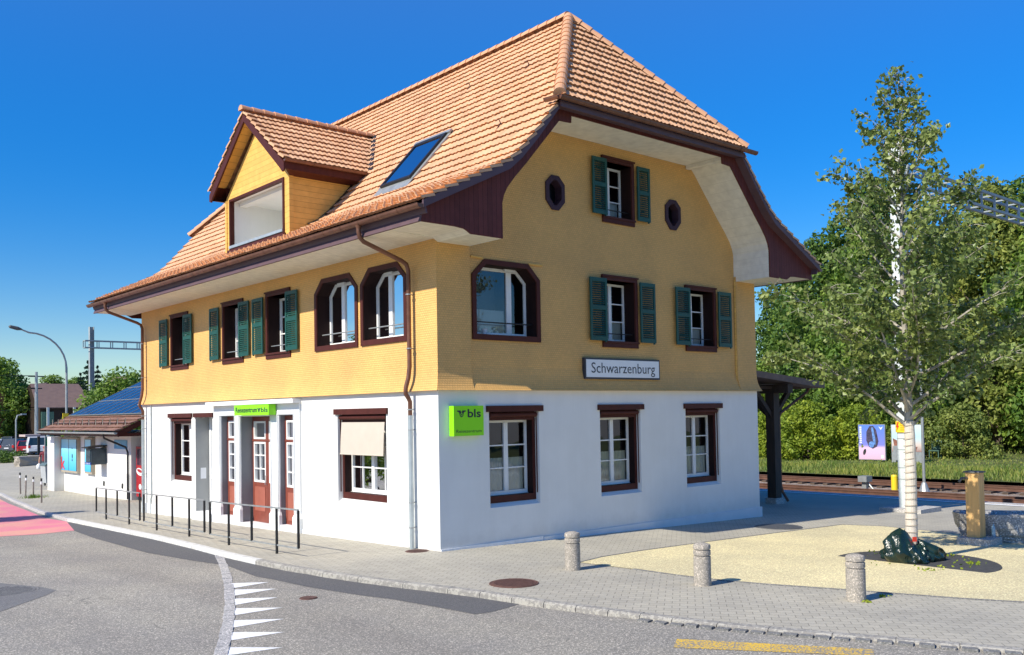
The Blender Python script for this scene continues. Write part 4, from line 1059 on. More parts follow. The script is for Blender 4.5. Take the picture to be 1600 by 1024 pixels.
k2 = MB(); kerbrun(k2, KX, 10, len(KX)-2)
struct('kerb_stones', kb, M['granite'], 'granite kerb towards the side building', cat='kerb'); struct('painted_kerb', kt, M['kerbpaint'], 'white painted kerb in front of the railings', cat='kerb'); struct('worn_kerb', k2, M['kerbworn'], 'worn granite kerb with traces of white paint', cat='kerb')
sb = MB(); rr = random.Random(8)
for a, b in zip(KX[21:29], KX[22:30]):                   # row of setts along the lowered kerb
    a = Vector((a[0], a[1], 0)); b = Vector((b[0], b[1], 0)); d = b-a; n = int(d.length/.2)
    dn = d.normalized(); nr = Vector((-dn.y, dn.x, 0)); nr = nr if nr.x > 0 else -nr
    for k in range(n):
        c = a+d*(k+.5)/n-nr*.09; z = gz(c.x, c.y)+rdo(c.x, c.y)+.02+rr.uniform(-.006, .008)
        sb.obox((c.x, c.y, z-.03), dn*.088, nr*.06*rr.uniform(.85, 1.1), (0, 0, .04))
struct('sett_row', sb, M['granited'])
# asphalt repairs and markings
def rpoly(pts, off, name, m, label=None, cat=None):
    P = [ogr(*p, extra=off) for p in pts]
    return sheet([(p.x, p.y) for p in P], lambda x, y: rdo(x, y)+off, name, m, label=label, cat=cat)
rpoly([(108,816),(170,828.5),(240,843),(300,857),(350,870.5),(400,882),(450,892),(505,901.5),(560,910),(630,919.5),(700,928),(800,941),(812,944),(770,956),(742,960),(690,950),(610,936),(560,930),(480,917),(400,901),(355,884),(300,876),(230,864),(150,842),(92,821)], .004, 'asphalt_repair', M['asphaltd'], 'dark strip of new asphalt along the kerb', 'asphalt repair')
rpoly([(-60,905),(0,911),(66,917.5),(88,922.5),(70,931),(36,943),(0,956),(-60,972)], .004, 'asphalt_patch', M['asphaltp'], 'square asphalt patch round the road manhole', 'asphalt patch')
rpoly([(-120,765),(0,780),(40,797),(72,810),(104,815),(116,829),(60,835),(0,838.5),(-200,846)], .005, 'red_surface', M['redroad'], 'faded red road surface at the street entry', 'red road surface')
tri = [[(1205,572),(1210,598),(1400,566)],[(1217,605),(1217,637),(1440,600)],[(1222,652),(1225,685),(1447,645)],[(1220,702),(1222,738),(1472,698)],[(1212,765),(1212,803),(1480,757)],[(1206,826),(1195,870),(1482,826)],[(1185,905),(1168,950),(1472,906)]]
for k, t in enumerate(tri):
    o = rpoly([(a/3.333, 740+b/3.333) for a, b in t], .005, 'give_way_tooth', M['paint'], 'white give way triangle, number '+str(k+1)+' counted from the kerb', 'road marking'); o['kind'] = 'thing'; o['group'] = 'white give way triangles on the road'
    o['label'] = ['white give way triangle nearest the kerb', 'second white give way triangle from the kerb', 'third white give way triangle from the kerb', 'middle white give way triangle, fourth from the kerb', 'third white give way triangle from the bottom edge', 'white give way triangle next to the bottom one', 'white give way triangle at the bottom edge of the photo'][k]
o = rpoly([(1058,998.5),(1365,1015),(1366,1026),(1052,1012)], .005, 'yellow_line', M['wornyel'], 'worn yellow line on the asphalt in front', 'road marking'); o['kind'] = 'thing'
# curved strip of setts across the road
cs = [(342,868),(349,884),(354,900),(358,920),(359,945),(357,970),(351,1000),(343,1030),(335,1060)]
st_ = MB(); C_ = [ogr(*p) for p in cs]; rr = random.Random(4)
pts = []
for a, b in zip(C_, C_[1:]):
    n = max(1, int((b-a).length/.03)); pts += [a+(b-a)*k/n for k in range(n)]
acc = 0; i = 0
while i < len(pts)-8:
    j = i+1
    while j < len(pts)-1 and (pts[j]-pts[i]).length < rr.uniform(.15, .2): j += 1
    d = (pts[j]-pts[i]).normalized(); nr = Vector((d.y, -d.x, 0))
    c = (pts[i]+pts[j])/2; hl = (pts[j]-pts[i]).length/2-.008
    st_.obox(c+Vector((0,0,-.04+rr.uniform(-.003,.006))), d*hl, nr*.085*rr.uniform(.9, 1.08), (0,0,.05)); i = j
struct('sett_strip', st_, M['granite'], 'curved strip of granite setts across the road', cat='sett strip')
# manholes
def manhole(p, rx, ry, m, label, off=.004, road=False):
    c = ogr(*p) if road else og(*p)
    mb = MB(); n = 32
    zf = (lambda x, y: gz(x, y)+rdo(x, y)) if road else gz
    mb.lathe((c.x, c.y, c.z), [(rx, -.05), (rx, off), (rx*.97, off+.004), (rx*.94, off-.002), (rx*.90, off-.002), (rx*.90, off+.005)], n)
    for k in range(-4, 5):
        w = math.sqrt(max(0, .82**2-(k*.18)**2))*rx
        if w > .03: mb.box(c.x-w, c.x+w, c.y+k*.18*rx-.012, c.y+k*.18*rx+.012, c.z, c.z+off+.010)
    o = solo('manhole_cover', mb, m, label, 'manhole cover', (c.x, c.y, c.z), group='manhole covers'); return o
manhole((803,912), .43, .5, M['rust'], 'large rusty manhole cover in the pavement by the kerb', off=.012)
manhole((652,861.5), .26, .3, M['rust'], 'rusty cover at the foot of the corner downpipe')
manhole((482,935), .15, .2, M['rust'], 'small iron cap in the asphalt near the white triangles', road=True, off=.007)
manhole((2,926), .62, .6, M['asphaltp'], 'round manhole in the square asphalt patch at the left edge', road=True, off=.010)
manhole((1216,824), .62, .6, M['iron'], 'dark round cover in the plaza near the shadow edge', off=.014)
tp = MB(); c = og(1429,880); tc_ = c
tp.lathe((c.x, c.y, c.z), [(1.52, -.04), (1.52, .012), (1.50, .016)], 48)
struct('tree_pit', tp, M['rubber'], 'dark round tree pit mat', cat='tree pit')
# platform edge and tracks (run along +y)
pl = MB(); pl.box(21.75, 22.25, -30, 70, -1.2, -.49); struct('platform_edge', pl, M['granite'], 'platform edge stones', cat='platform')
sheet([(21.3,-30),(21.62,-30),(21.62,70),(21.3,70)], .014, 'platform_line', M['paint'], label='white safety line along the platform', cat='platform line')
def m_ballast():
    m, nt, b = _nt('ballast'); tc = N(nt, 'ShaderNodeTexCoord'); src = tc.outputs['Object']
    vo = N(nt, 'ShaderNodeTexVoronoi'); vo.inputs['Scale'].default_value = 14; nt.links.new(src, vo.inputs['Vector'])
    c = ramp(nt, vo.outputs['Color'], [(0, (.16,.12,.095,1)), (1, (.42,.36,.30,1))])
    big = noise(nt, src, .5, 4); c = mix_rgb(nt, c, ramp(nt, big, [(.35, (.7,.62,.55,1)), (.65, (1.15,1.12,1.1,1))]), 1.0, 'MULTIPLY')
    nt.links.new(c, b.inputs['Base Color']); b.inputs['Roughness'].default_value = .95; bump_in(nt, b, vo.outputs['Distance'], 1.0, .05); return m
M['ballast'] = m_ballast()
sheet([(22.2,-30),(33.5,-30),(33.5,80),(22.2,80)], 0, 'track_bed', M['ballast'], label='stony track bed', fz=lambda x, y: -.80, cat='track bed')
M['rail'] = mat('rusty_rail', (.15,.075,.05), .55, .25, 3, metal=.3); M['sleeper'] = mat('old_sleeper', (.10,.07,.05), .9, .3, 4, bump=.3)
def track(xc, label):
    t = thing('railway_track', label, 'railway track', (xc, 8, -.8), group='railway tracks behind the platform')
    for s in (-.53, .53):
        m_ = MB(); x = xc+s
        q = [(-.06,0),(.06,0),(.012,.03),(.012,.11),(.035,.12),(.035,.155),(-.035,.155),(-.035,.12),(-.012,.11),(-.012,.03)]
        m_.loft([(x+a,-28,-.70+z) for a, z in q], [(x+a,60,-.70+z) for a, z in q]); part('rail', m_, M['rail'], t, fix=False)
    for k in range(38):
        m_ = MB(); y = -12+k*.68; m_.box(xc-.95, xc+.95, y-.12, y+.12, -.86, -.715); part('sleeper', m_, M['sleeper'], t)
    return t
track(24.75, 'rusty railway track nearest the platform'); track(29.6, 'rusty railway track on the far side by the grass')
def hill(x, y):
    t = min(max((x-34)/30, 0), 1); return -.62+.75*t + (.25*math.sin(y*.3)*t)
M['grassg'] = mat('grass_ground', (.085,.105,.025), .95, .4, 1.2, bump=.4, bscale=30)
sheet([(33,-60),(130,-60),(130,120),(33,120)], 0, 'grass_bank', M['grassg'], label='grassy bank beyond the tracks', fz=hill, cat='grass bank')
# long dry grass on the bank: one uncountable mass
gm = MB(); rr = random.Random(21)
for k in range(26000):
    x = 33.2+abs(rr.gauss(0, 1))*5.5 if k % 3 else rr.uniform(33, 58); y = rr.uniform(-3, 27)
    if x > 60: continue
    z = hill(x, y)-.02; h = rr.uniform(.10, .42)*(1.0 if x < 38.5 else .38)*(.6+.5*math.sin(x*.9+y*.6)**2); a = rr.uniform(0, PI); w = rr.uniform(.02, .05); lx, ly = rr.gauss(0, .16)*h*2, rr.gauss(0, .16)*h*2
    ca, sa = math.cos(a)*w, math.sin(a)*w
    gm.add([(x-ca,y-sa,z),(x+ca,y+sa,z),(x+lx,y+ly,z+h)], [(0,1,2)])
go = struct('dry_grass', gm, m_leaf('grass_blade', (.11,.21,.028), (.36,.37,.115), .32), 'long half dry grass on the bank beyond the tracks', kind='stuff', cat='grass')

# ================================================================== RAILINGS
def railing(pts, label):
    """pts: five (x,y) uprights along the panel; uprights 2 and 4 reach the ground"""
    c = pts[2]; zt = 1.0
    t = thing('railing', label, 'railing', (c[0], c[1], gz(*c)), group='black railings along the pavement edge')
    gf = [gz(*p) for p in pts]
    m_ = MB(); m_.beam((pts[0][0],pts[0][1],gf[0]+zt), (pts[4][0],pts[4][1],gf[4]+zt), .035, .03); part('top_rail', m_, M['steel'], t)
    m_ = MB(); m_.beam((pts[0][0],pts[0][1],gf[0]+.19), (pts[4][0],pts[4][1],gf[4]+.19), .025, .03); part('bottom_rail', m_, M['steel'], t)
    for k, p in enumerate(pts):
        m_ = MB(); z0 = gf[k]-(.05 if k in (1, 3) else -.19); m_.box(p[0]-.022, p[0]+.022, p[1]-.022, p[1]+.022, z0, gf[k]+zt-.015); part('post', m_, M['black'], t)
def lerp(a, b, t): return (a[0]+(b[0]-a[0])*t, a[1]+(b[1]-a[1])*t)
def panel(p2, p4, f0, f1, f2, label):                      # legs known on the ground; other uprights by fraction along the line
    a = og(*p2); b = og(*p4); A = (a.x, a.y); Bq = (b.x, b.y)
    railing([lerp(A, Bq, f0), A, lerp(A, Bq, f1), Bq, lerp(A, Bq, f2)], label)
panel((165.9,811.9), (201.9,819.7), -.47, .5, 1.42, 'black railing panel farthest from the camera')
panel((245,828.9), (295.8,838.75), -.44, .5, 1.42, 'middle one of the three black railing panels')
panel((357.7,852), (432.7,865.3), -.44, .5, 1.40, 'black railing panel nearest the camera, before the entrance doors')

# ================================================================== BOLLARDS
def bollard(x, y, label, first=[None]):
    loc = Vector((x, y, gz(x, y)))
    if first[0] is None:
        m_ = MB(); r = .145; H = .70
        m_.lathe(loc, [(r*1.01,-.05),(r,.0),(r,.485),(r-.018,.492),(r-.018,.506),(r,.513),(r,.585),(r-.018,.592),(r-.018,.606),(r,.613),(r,.668),(r-.012,.688),(r-.045,.700),(.06,.712),(.01,.716)], 40)
        first[0] = solo('bollard', m_, M['concrete'], label, 'bollard', loc, group='round stone bollards', smooth='auto'); return first[0]
    return copy_tree(first[0], loc, rotz=x*3, label=label)
for p, lb in (((895,890.5), 'stone bollard nearest the building corner'), ((1098,914.5), 'stone bollard in the middle, before the gravel court'), ((1338,938.5), 'stone bollard closest to the young tree')):
    g = og(*p); bollard(g.x, g.y, lb)

# ================================================================== FOUNTAIN, POST, MAST, CANOPY
g = og(1531, 852); X, Y, Z = g.x+.12, g.y+.12, gz(g.x, g.y)
M['oak'] = mat('oak_post', (.62,.38,.15), .65, .16, 2.2, bump=.12, bscale=14, stretch=(6,6,.5)); M['water'] = mat('water', (.03,.06,.08), .05, .1, 2)
t = thing('fountain_post', 'squared oak fountain post on a stone block', 'fountain post', (X, Y, Z), None)
m_ = MB(); s = .148
m_.hexa([(X-s,Y-s,Z+.16),(X-s,Y+s,Z+.16),(X+s,Y+s,Z+.16),(X+s,Y-s,Z+.16),(X-s,Y-s,Z+1.62),(X-s,Y+s,Z+1.62),(X+s,Y+s,Z+1.62),(X+s,Y-s,Z+1.62)]); part('post', m_, M['oak'], t)
m_ = MB(); m_.box(X-s-.03, X+s+.03, Y-s-.03, Y+s+.03, Z+1.62, Z+1.655); part('cap', m_, M['iron'], t)
m_ = MB(); m_.tube([(X-s,Y+.1,Z+1.50),(X-s-.16,Y+.16,Z+1.50),(X-s-.2,Y+.2,Z+1.42)], .03, 8); part('spout', m_, M['iron'], t)
m_ = MB(); m_.box(X-.34, X+.36, Y-.42, Y+.30, Z-.05, Z+.16); part('base_block', m_, M['granite'], t)
g2 = Vector((X+1.15, Y+.25, 0)); bz = gz(g2.x, g2.y)
def rough_block(mb, c, L_, W_, H_, rot, seed, cav=None):
    rr = random.Random(seed); bm = bmesh.new(); bmesh.ops.create_cube(bm, size=1)
    bmesh.ops.subdivide_edges(bm, edges=bm.edges[:], cuts=7, use_grid_fill=True)
    bm.verts.ensure_lookup_table(); vs = []
    for v in bm.verts:
        p = Vector((v.co.x*L_, v.co.y*W_, (v.co.z+.5)*H_)); taper = 1-.10*(1-(v.co.z+.5)); p.x *= taper; p.y *= taper
        k = .016 if v.co.z < .45 else .006; p.x += .05*math.sin(p.z*9+p.y*5); p.y += .05*math.sin(p.x*4+p.z*7+seed)
        if cav and v.co.z > .49 and abs(v.co.x) < .40 and abs(v.co.y) < .33: p.z -= cav
        else: p += Vector((rr.gauss(0,k), rr.gauss(0,k), rr.gauss(0,k*.6)))
        p.rotate(Matrix.Rotation(rot, 3, 'Z')); vs.append(Vector(c)+p)
    bm.verts.index_update(); mb.add(vs, [tuple(v.index for v in f.verts) for f in bm.faces]); bm.free()
tt = thing('stone_trough', 'rough grey granite fountain trough behind the oak post', 'trough', (g2.x, g2.y, bz))
m_ = MB(); rough_block(m_, (X+1.0, Y-.15, bz+.17), 1.9, 1.0, .50, -1.05, 3, cav=.16); tr_ = part('basin', m_, M['stone'], tt, smooth='auto')
m_ = MB(); rough_block(m_, (X+1.0, Y-.15, bz-.06), 1.3, .75, .27, -1.05, 9); part('foot', m_, M['stone'], tt)
m_ = MB(); c = Vector((X+1.0, Y-.15, bz+.585)); rx = Matrix.Rotation(-1.05, 3, 'Z'); m_.add([c+rx@Vector(q) for q in ((-.74,-.31,0),(.74,-.31,0),(.74,.31,0),(-.74,.31,0))], [(0,1,2,3)]); part('water', m_, M['water'], tt)
M['pet'] = mat('blue_bottle', (.25,.42,.55), .2, .1, 5)
m_ = MB(); m_.lathe((X+.27, Y-.27, Z+.16), [(.036,0),(.04,.02),(.04,.19),(.034,.22),(.015,.26),(.014,.29)], 14); bt = solo('bottle', m_, M['pet'], 'blue water bottle standing beside the oak fountain post', 'bottle', (X+.27, Y-.27, Z+.16), smooth=True)

M['beam'] = mat('beam_steel', (.30,.34,.35), .6, .15, 4)
def hmast(x, y, z0, z1, w, label, nm='catenary_mast', grp=None, m='steelp'):
    t = thing(nm, label, 'catenary mast', (x, y, z0), group=grp)
    m_ = MB(); f = .03; h = w/2
    m_.box(x-h, x-h+f, y-h, y+h, z0, z1); m_.box(x+h-f, x+h, y-h, y+h, z0, z1); m_.box(x-h+f, x+h-f, y-f/2, y+f/2, z0, z1-.01)
    part('column', m_, M[m], t); return t
def truss(t, a, b, h, w, bay, diag=False):
    a, b = Vector(a), Vector(b); d = b-a; n = max(1, int(d.length/bay)); dn = d.normalized(); sd = Vector((-dn.y, dn.x, 0)); up = Vector((0,0,1)); m_ = MB()
    for s in (-1, 1):
        for zz in (0, h): m_.beam(a+sd*s*w/2+up*zz, b+sd*s*w/2+up*zz, .09, .09)
        for k in range(n+1):
            p = a+d*k/n+sd*s*w/2; m_.beam(p, p+up*h, .06, .06, up=dn)
            if k < n and diag:
                q = a+d*(k+.0)/n+sd*s*w/2; r_ = a+d*(k+1)/n+sd*s*w/2
                m_.beam(q+up*(0 if k % 2 else h), r_+up*(h if k % 2 else 0), .035, .035)
    for k in range(n+1):
        p = a+d*k/n
        for zz in (0, h): m_.beam(p-sd*w/2+up*zz, p+sd*w/2+up*zz, .05, .05)
    part('lattice_beam', m_, M['beam'], t)
g = og(1418, 799); MX, MY, MZ = g.x, g.y, gz(g.x, g.y)
hm = hmast(MX, MY, MZ+.1, 11.35, .36, 'tall grey steel catenary mast behind the young tree')
m_ = MB(); m_.box(MX-.62, MX+.78, MY-.72, MY+.62, MZ-.1, MZ+.13); part('foundation', m_, M['granite'], hm)
truss(hm, (MX+.2, MY, 10.05), (34, MY, 10.05), .55, .45, 1.1)
m_ = MB()
for zz in (.62, .98, 1.55, 1.9, 2.3): m_.box(MX-.19, MX+.19, MY-.19, MY+.19, zz, zz+.012)
part('band', m_, M['steel'], hm)
M['yel'] = mat('yellow_plate', (.85,.60,.02), .5, .03, 4); M['redp'] = mat('red_print', (.55,.04,.02), .5, .05, 4)
sg_ = MB(); sg_.box(MX-.225, MX-.195, MY-.19, MY+.20, 2.10, 2.45); ws = solo('warning_sign', sg_, M['yel'], 'yellow high voltage warning sign on the steel mast', 'sign', (MX-.21, MY, 2.1))
m_ = MB(); y_ = MX-.23; SY = lambda q: (y_, MY-(q[0]-MX)*.85, q[2])
m_.add([SY(q) for q in [(MX-.16,y_,2.42),(MX-.10,y_,2.42),(MX-.14,y_,2.31),(MX-.09,y_,2.31),(MX-.19,y_,2.14),(MX-.16,y_,2.26),(MX-.21,y_,2.26)]], [(0,1,2),(0,2,6),(2,3,5),(3,4,5),(2,5,6)]); part('bolt', m_, M['redp'], ws, fix=False)
m_ = MB()
for k in range(4): m_.add([SY(q) for q in [(MX-.05,y_,2.38-k*.065),(MX+.17,y_,2.38-k*.065),(MX+.17,y_,2.365-k*.065),(MX-.05,y_,2.365-k*.065)]], [(0,1,2,3)])
part('print', m_, M['redp'], ws, fix=False)
m_ = MB(); m_.box(MX-.42, MX+.02, MY-.1, MY+.25, 3.25, 3.75); m_.beam((MX-.2,MY,3.5), (MX+.1,MY,3.5), .05, .05); sp_ = solo('loudspeaker', m_, M['signw'], 'white loudspeaker box fixed to the steel mast', 'loudspeaker', (MX-.2, MY, 3.25))
# platform canopy on dark timber posts
ct = thing('platform_canopy', 'dark timber platform canopy behind the gable', 'canopy', (15, 6, -.35))
m_ = MB(); y0, y1 = 1.55, 17
m_.hexa([(11.9,y0,4.16),(11.9,y1,4.16),(18.3,y1,3.62),(18.3,y0,3.62),(11.9,y0,4.36),(11.9,y1,4.36),(18.3,y1,3.84),(18.3,y0,3.84)]); part('roof', m_, M['canopy'], ct)
m_ = MB()
for y in (2.38, 9.4, 16.2):
    p = MB(); p.box(16.25-.17, 16.25+.17, y-.17, y+.17, -.18, 3.45); po_ = part('post', p, M['timber'], ct)
    q = MB(); q.box(16.0, 16.5, y-.22, y+.22, -.6, -.18); part('post_foot', q, M['granite'], po_)
    q = MB(); q.beam((16.25,y,2.55), (17.35,y,3.60), .15, .15); q.beam((16.25,y,2.55), (15.15,y,3.60), .15, .15); q.beam((16.25,y,2.55), (16.25,y+1.1,3.55), .15, .15); part('brace', q, M['timber'], po_)
m_ = MB(); m_.box(16.1, 16.4, y0+.1, y1, 3.45, 3.75); m_.box(11.9, 18.1, 2.25, 2.5, 3.60, 3.70); part('beam', m_, M['timber'], ct)
m_ = MB(); m_.tube([(18.3,2.2,3.62),(18.2,2.2,3.50),(16.60,2.3,2.75),(16.52,2.3,2.6),(16.52,2.3,.25),(16.56,2.25,.0),(16.72,2.15,-.32)], .05, 8); part('downpipe', m_, M['copper'], ct)
# slim lamp post beyond the tracks, yellow relay post, signal box
g = Vector((27.4, 2.34, -.8))
lp = thing('slim_post', 'slim pale steel post between the two tracks', 'post', g)
m_ = MB(); m_.tube([g, g+Vector((0,0,7.6))], .06, 10); part('shaft', m_, M['steel'], lp); m_ = MB(); m_.lathe(g, [(.26,0),(.22,.08),(.10,.42),(.08,.45)], 10); part('base', m_, M['steel'], lp)
m_ = MB(); m_.tube([g+Vector((0,0,7.6)), g+Vector((-.5,0,7.75)), g+Vector((-.9,0,7.75))], .04, 8); m_.box(g.x-1.35, g.x-.8, g.y-.12, g.y+.12, 6.92, 7.02); part('lamp_head', m_, M['steel'], lp)
m_ = MB(); m_.lathe((26.7, 3.3, -.8), [(.13,0),(.13,.72),(.10,.78)], 12); solo('marker_post', m_, M['yel'], 'short yellow marker post beside the rails', 'marker post', (26.7, 3.3, -.8))
m_ = MB(); m_.box(26.2, 26.7, 4.3, 4.7, -.35, -.1); m_.box(26.35, 26.55, 4.4, 4.6, -.8, -.35); m_.tube([(26.45,4.1,-.7),(26.45,4.5,-.25)], .04, 6); solo('point_lever', m_, M['steel'], 'small grey switch box by the rails', 'switch box', (26.45, 4.5, -.8))
# advertising boards beyond the tracks
def hoarding(xc, y0, y1, z0, z1, label):
    t = thing('poster_board', label, 'poster board', (xc, (y0+y1)/2, -.6), group='poster boards beyond the tracks')
    m_ = MB(); m_.box(xc, xc+.1, y0, y1, z0, z1); part('board', m_, M['steel'], t)
    for y in (y0+.02, y1-.08): m_ = MB(); m_.box(xc+.02, xc+.09, y, y+.06, -.9, z1); part('leg', m_, M['black'], t)
    return t
def m_grad(name, stops, axis='Z', z0=0, z1=2):
    m, nt, b = _nt(name); tc = N(nt, 'ShaderNodeTexCoord'); sp = N(nt, 'ShaderNodeSeparateXYZ'); nt.links.new(tc.outputs['Object'], sp.inputs[0])
    f = math_n(nt, 'DIVIDE', math_n(nt, 'SUBTRACT', sp.outputs[axis], z0), z1-z0, True)
    nt.links.new(ramp(nt, f, stops), b.inputs['Base Color']); b.inputs['Roughness'].default_value = .35; return m
def flat(mb, x, pts): mb.add([(x, y, z) for y, z in pts], [tuple(range(len(pts)))])
h1 = hoarding(43.2, 12.08, 13.86, -.42, 1.80, 'blue and pink backpack poster board in front of the bushes')
m_ = MB(); flat(m_, 43.19, [(13.82,-.38),(12.12,-.38),(12.12,1.76),(13.82,1.76)]); part('poster', m_, m_grad('poster_print', [(0,(.70,.42,.55,1)),(.33,(.72,.50,.68,1)),(.42,(.20,.22,.65,1)),(1,(.10,.22,.72,1))], 'Z', .22, 2.36), h1, fix=False)
def ell(mb, x, cy, cz, ry, rz, rot=0, n=18):
    q = []
    for k in range(n):
        a = 2*PI*k/n; dy, dz_ = ry*math.cos(a), rz*math.sin(a); q.append((cy+dy*math.cos(rot)-dz_*math.sin(rot), cz+dy*math.sin(rot)+dz_*math.cos(rot)))
    flat(mb, x, q)
m_ = MB(); flat(m_, 43.185, [(13.30,1.35),(13.1,1.68),(12.85,1.72),(12.65,1.45),(12.52,.75),(12.62,.42),(12.9,.28),(13.15,.40),(13.32,.8)]); part('backpack_print', m_, mat('print_dark', (.06,.05,.09), .4, .5, 8), h1, fix=False)
m_ = MB(); flat(m_, 43.18, [(12.98,1.6),(12.86,1.62),(12.72,.9),(12.72,.5),(12.85,.6)]); ell(m_, 43.179, 12.98, .55, .17, .2); part('strap_print', m_, mat('print_blue', (.12,.25,.55), .4, .4, 9), h1, fix=False)
m_ = MB(); flat(m_, 43.18, [(12.5,1.68),(12.35,1.58),(12.2,1.68),(12.35,1.45)]); flat(m_, 43.18, [(12.36,-.3),(12.2,-.3),(12.2,-.1),(12.36,-.1)]); part('white_print', m_, M['signw'], h1, fix=False)
t_ = text_mesh('NEXT SALE', (43.18, 13.74, .62), (0,0,1), (0,1,0), 1.05, .12, (-1,0,0)) if False else None
m_ = MB()
for k in range(9): flat(m_, 43.18, [(13.76,.62+k*.12),(13.62,.62+k*.12),(13.62,.70+k*.12),(13.76,.70+k*.12)])
part('side_print', m_, M['signw'], h1, fix=False)
m_ = MB(); ell(m_, 43.18, 13.45, .08, .09, .2, .3); part('small_print', m_, mat('print_black', (.03,.03,.03), .5, .1), h1, fix=False)
h2 = hoarding(42.0, 9.2, 11.1, -.45, 1.82, 'pale blue poster board half hidden by the steel mast')
m_ = MB(); flat(m_, 41.99, [(11.06,.2),(9.24,.2),(9.24,1.78),(11.06,1.78)]); part('poster', m_, m_grad('poster_print_pale', [(0,(.30,.18,.16,1)),(.25,(.62,.52,.46,1)),(.55,(.45,.66,.74,1)),(1,(.60,.74,.78,1))], 'Z', .8, 2.4), h2, fix=False)
m_ = MB(); flat(m_, 41.98, [(11.0,1.0),(10.2,.6),(10.9,.45)]); flat(m_, 41.98, [(10.6,.35),(9.5,.5),(9.6,.25)]); part('print_shape', m_, mat('print_brown', (.22,.09,.06), .5, .3, 5), h2, fix=False)
m_ = MB(); m_.box(41.7, 41.95, 10.3, 10.85, -.3, .55); solo('cable_cabinet', m_, M['steel'], 'small grey cable cabinet before the pale poster board', 'cabinet', (41.8, 10.6, -.6))
# ================================================================== VEGETATION
def atY(px, py, Yp):
    v = Vector((px-PPX, py-PPY, F_PX)); r = Vector((_X.dot(v), _Y.dot(v), _Z.dot(v))); return CAM + r*((Yp-CAM.y)/r.y)
def atX(px, py, Xp):
    v = Vector((px-PPX, py-PPY, F_PX)); r = Vector((_X.dot(v), _Y.dot(v), _Z.dot(v))); return CAM + r*((Xp-CAM.x)/r.x)
M['bark'] = mat('bark', (.10,.075,.055), .9, .35, 6, bump=.6, bscale=25, stretch=(4,4,.7))
M['lf_dark'] = m_leaf('leaf_dark', (.045,.11,.025), (.18,.29,.06), .4)
M['lf_mid'] = m_leaf('leaf_mid', (.085,.17,.028), (.28,.41,.075), .42)
M['lf_olive'] = m_leaf('leaf_olive', (.12,.17,.035), (.36,.41,.11), .4)
M['lf_bright'] = m_leaf('leaf_bright', (.17,.25,.02), (.42,.50,.06), .42)
M['lf_young'] = m_leaf('leaf_linden', (.09,.145,.035), (.30,.365,.13), .32, .38)
M['lf_pine'] = m_leaf('leaf_conifer', (.010,.035,.022), (.03,.07,.045), .1)
def leafquad(mb, c, s, rr, nrm=None, droop=.3, asp=.62):
    n = Vector((rr.gauss(0,1), rr.gauss(0,1), rr.gauss(0,1)+.3)) if nrm is None else nrm+Vector((rr.gauss(0,.75), rr.gauss(0,.75), rr.gauss(0,.75)))
    n.normalize(); t = n.orthogonal().normalized(); t.rotate(Matrix.Rotation(rr.uniform(0, 2*PI), 3, n)); b = n.cross(t)
    s *= rr.uniform(.65, 1.3); w = s*asp
    mb.add([c-t*s*.5, c+b*w*.5-n*s*.12+t*s*.05, c+t*s*.5, c-b*w*.5-n*s*.12+t*s*.05], [(0,1,2),(0,2,3)])
def crown_blobs(rr, h0, h1, R, n, shape='round'):
    out = []
    for i in range(n):
        t = (i+.5)/n
        if shape == 'cone': rad = R*(1-t)**.85+.15
        elif shape == 'bush': rad = R*math.sqrt(max(0, 1-t*t*.92))
        else: rad = R*max(.12, math.sin(PI*min(1, .16+t*.86)))**.75
        z = h0+(h1-h0)*t; a = i*2.399+rr.uniform(-.5,.5); q = rad*math.sqrt(rr.uniform(.12, 1))*.86
        br = (R*.27+.25)*rr.uniform(.7, 1.3)*(1-.3*t)
        out.append((Vector((q*math.cos(a), q*math.sin(a), z)), br))
    return out
def crown(rr, blobs, n, leaf, flat=.8, hollow=.68):
    mb = MB(); tot = sum(r*r for c, r in blobs)
    for c, r in blobs:
        k = int(n*r*r/tot)
        for i in range(k):
            d = Vector((rr.gauss(0,1), rr.gauss(0,1), rr.gauss(0,1))).normalized()
            # sprigs: leaves gather in little sprays
            rad = r*(hollow+(1-hollow)*rr.random()**.5)*(1+.22*math.sin(d.x*7+c.z)*math.sin(d.y*6+c.x*3)+.12*rr.gauss(0,1))
            leafquad(mb, c+Vector((d.x*rad, d.y*rad, d.z*rad*flat)), leaf, rr, d*.9+Vector((0,0,.35)))
    return mb
def limbs(rr, blobs, h, r0, zfrom):
    mb = MB(); top = Vector((rr.uniform(-.2,.2), rr.uniform(-.2,.2), h*.86))
    mb.tube([(0,0,-.3),(0,0,.1),(rr.uniform(-.06,.06),rr.uniform(-.06,.06),h*.35),tuple(top)], [r0*1.25, r0, r0*.72, r0*.12], 8)
    for c, r in blobs[::2]:
        z = max(zfrom, c.z-math.hypot(c.x, c.y)*.9); s = Vector((0,0,min(z, h*.8))); m = s.lerp(c, .5)+Vector((0,0,-.15*r))
        k = r0*.38*(1-s.z/h)+.02; mb.tube([s, m, c], [k, k*.6, k*.2], 5)
    return mb
def make_tree(name, label, cat, loc, h, R, n, leaf, lm, seed, shape='round', h0=.8, r0=.2, nb=30, group=None, flat=.75, cat_parts=('trunk','crown')):
    rr = random.Random(seed); bl = crown_blobs(rr, h0, h-R*.15, R, nb, shape)
    t = thing(name, label, cat, loc, group=group)
    part(cat_parts[0], limbs(rr, bl, h, r0, h0*.6), M['bark'], t, local=True, fix=False)
    part(cat_parts[1], crown(rr, bl, n, leaf, flat), M[lm], t, local=True, fix=False)
    return t
GR = 'tall trees beyond the tracks'
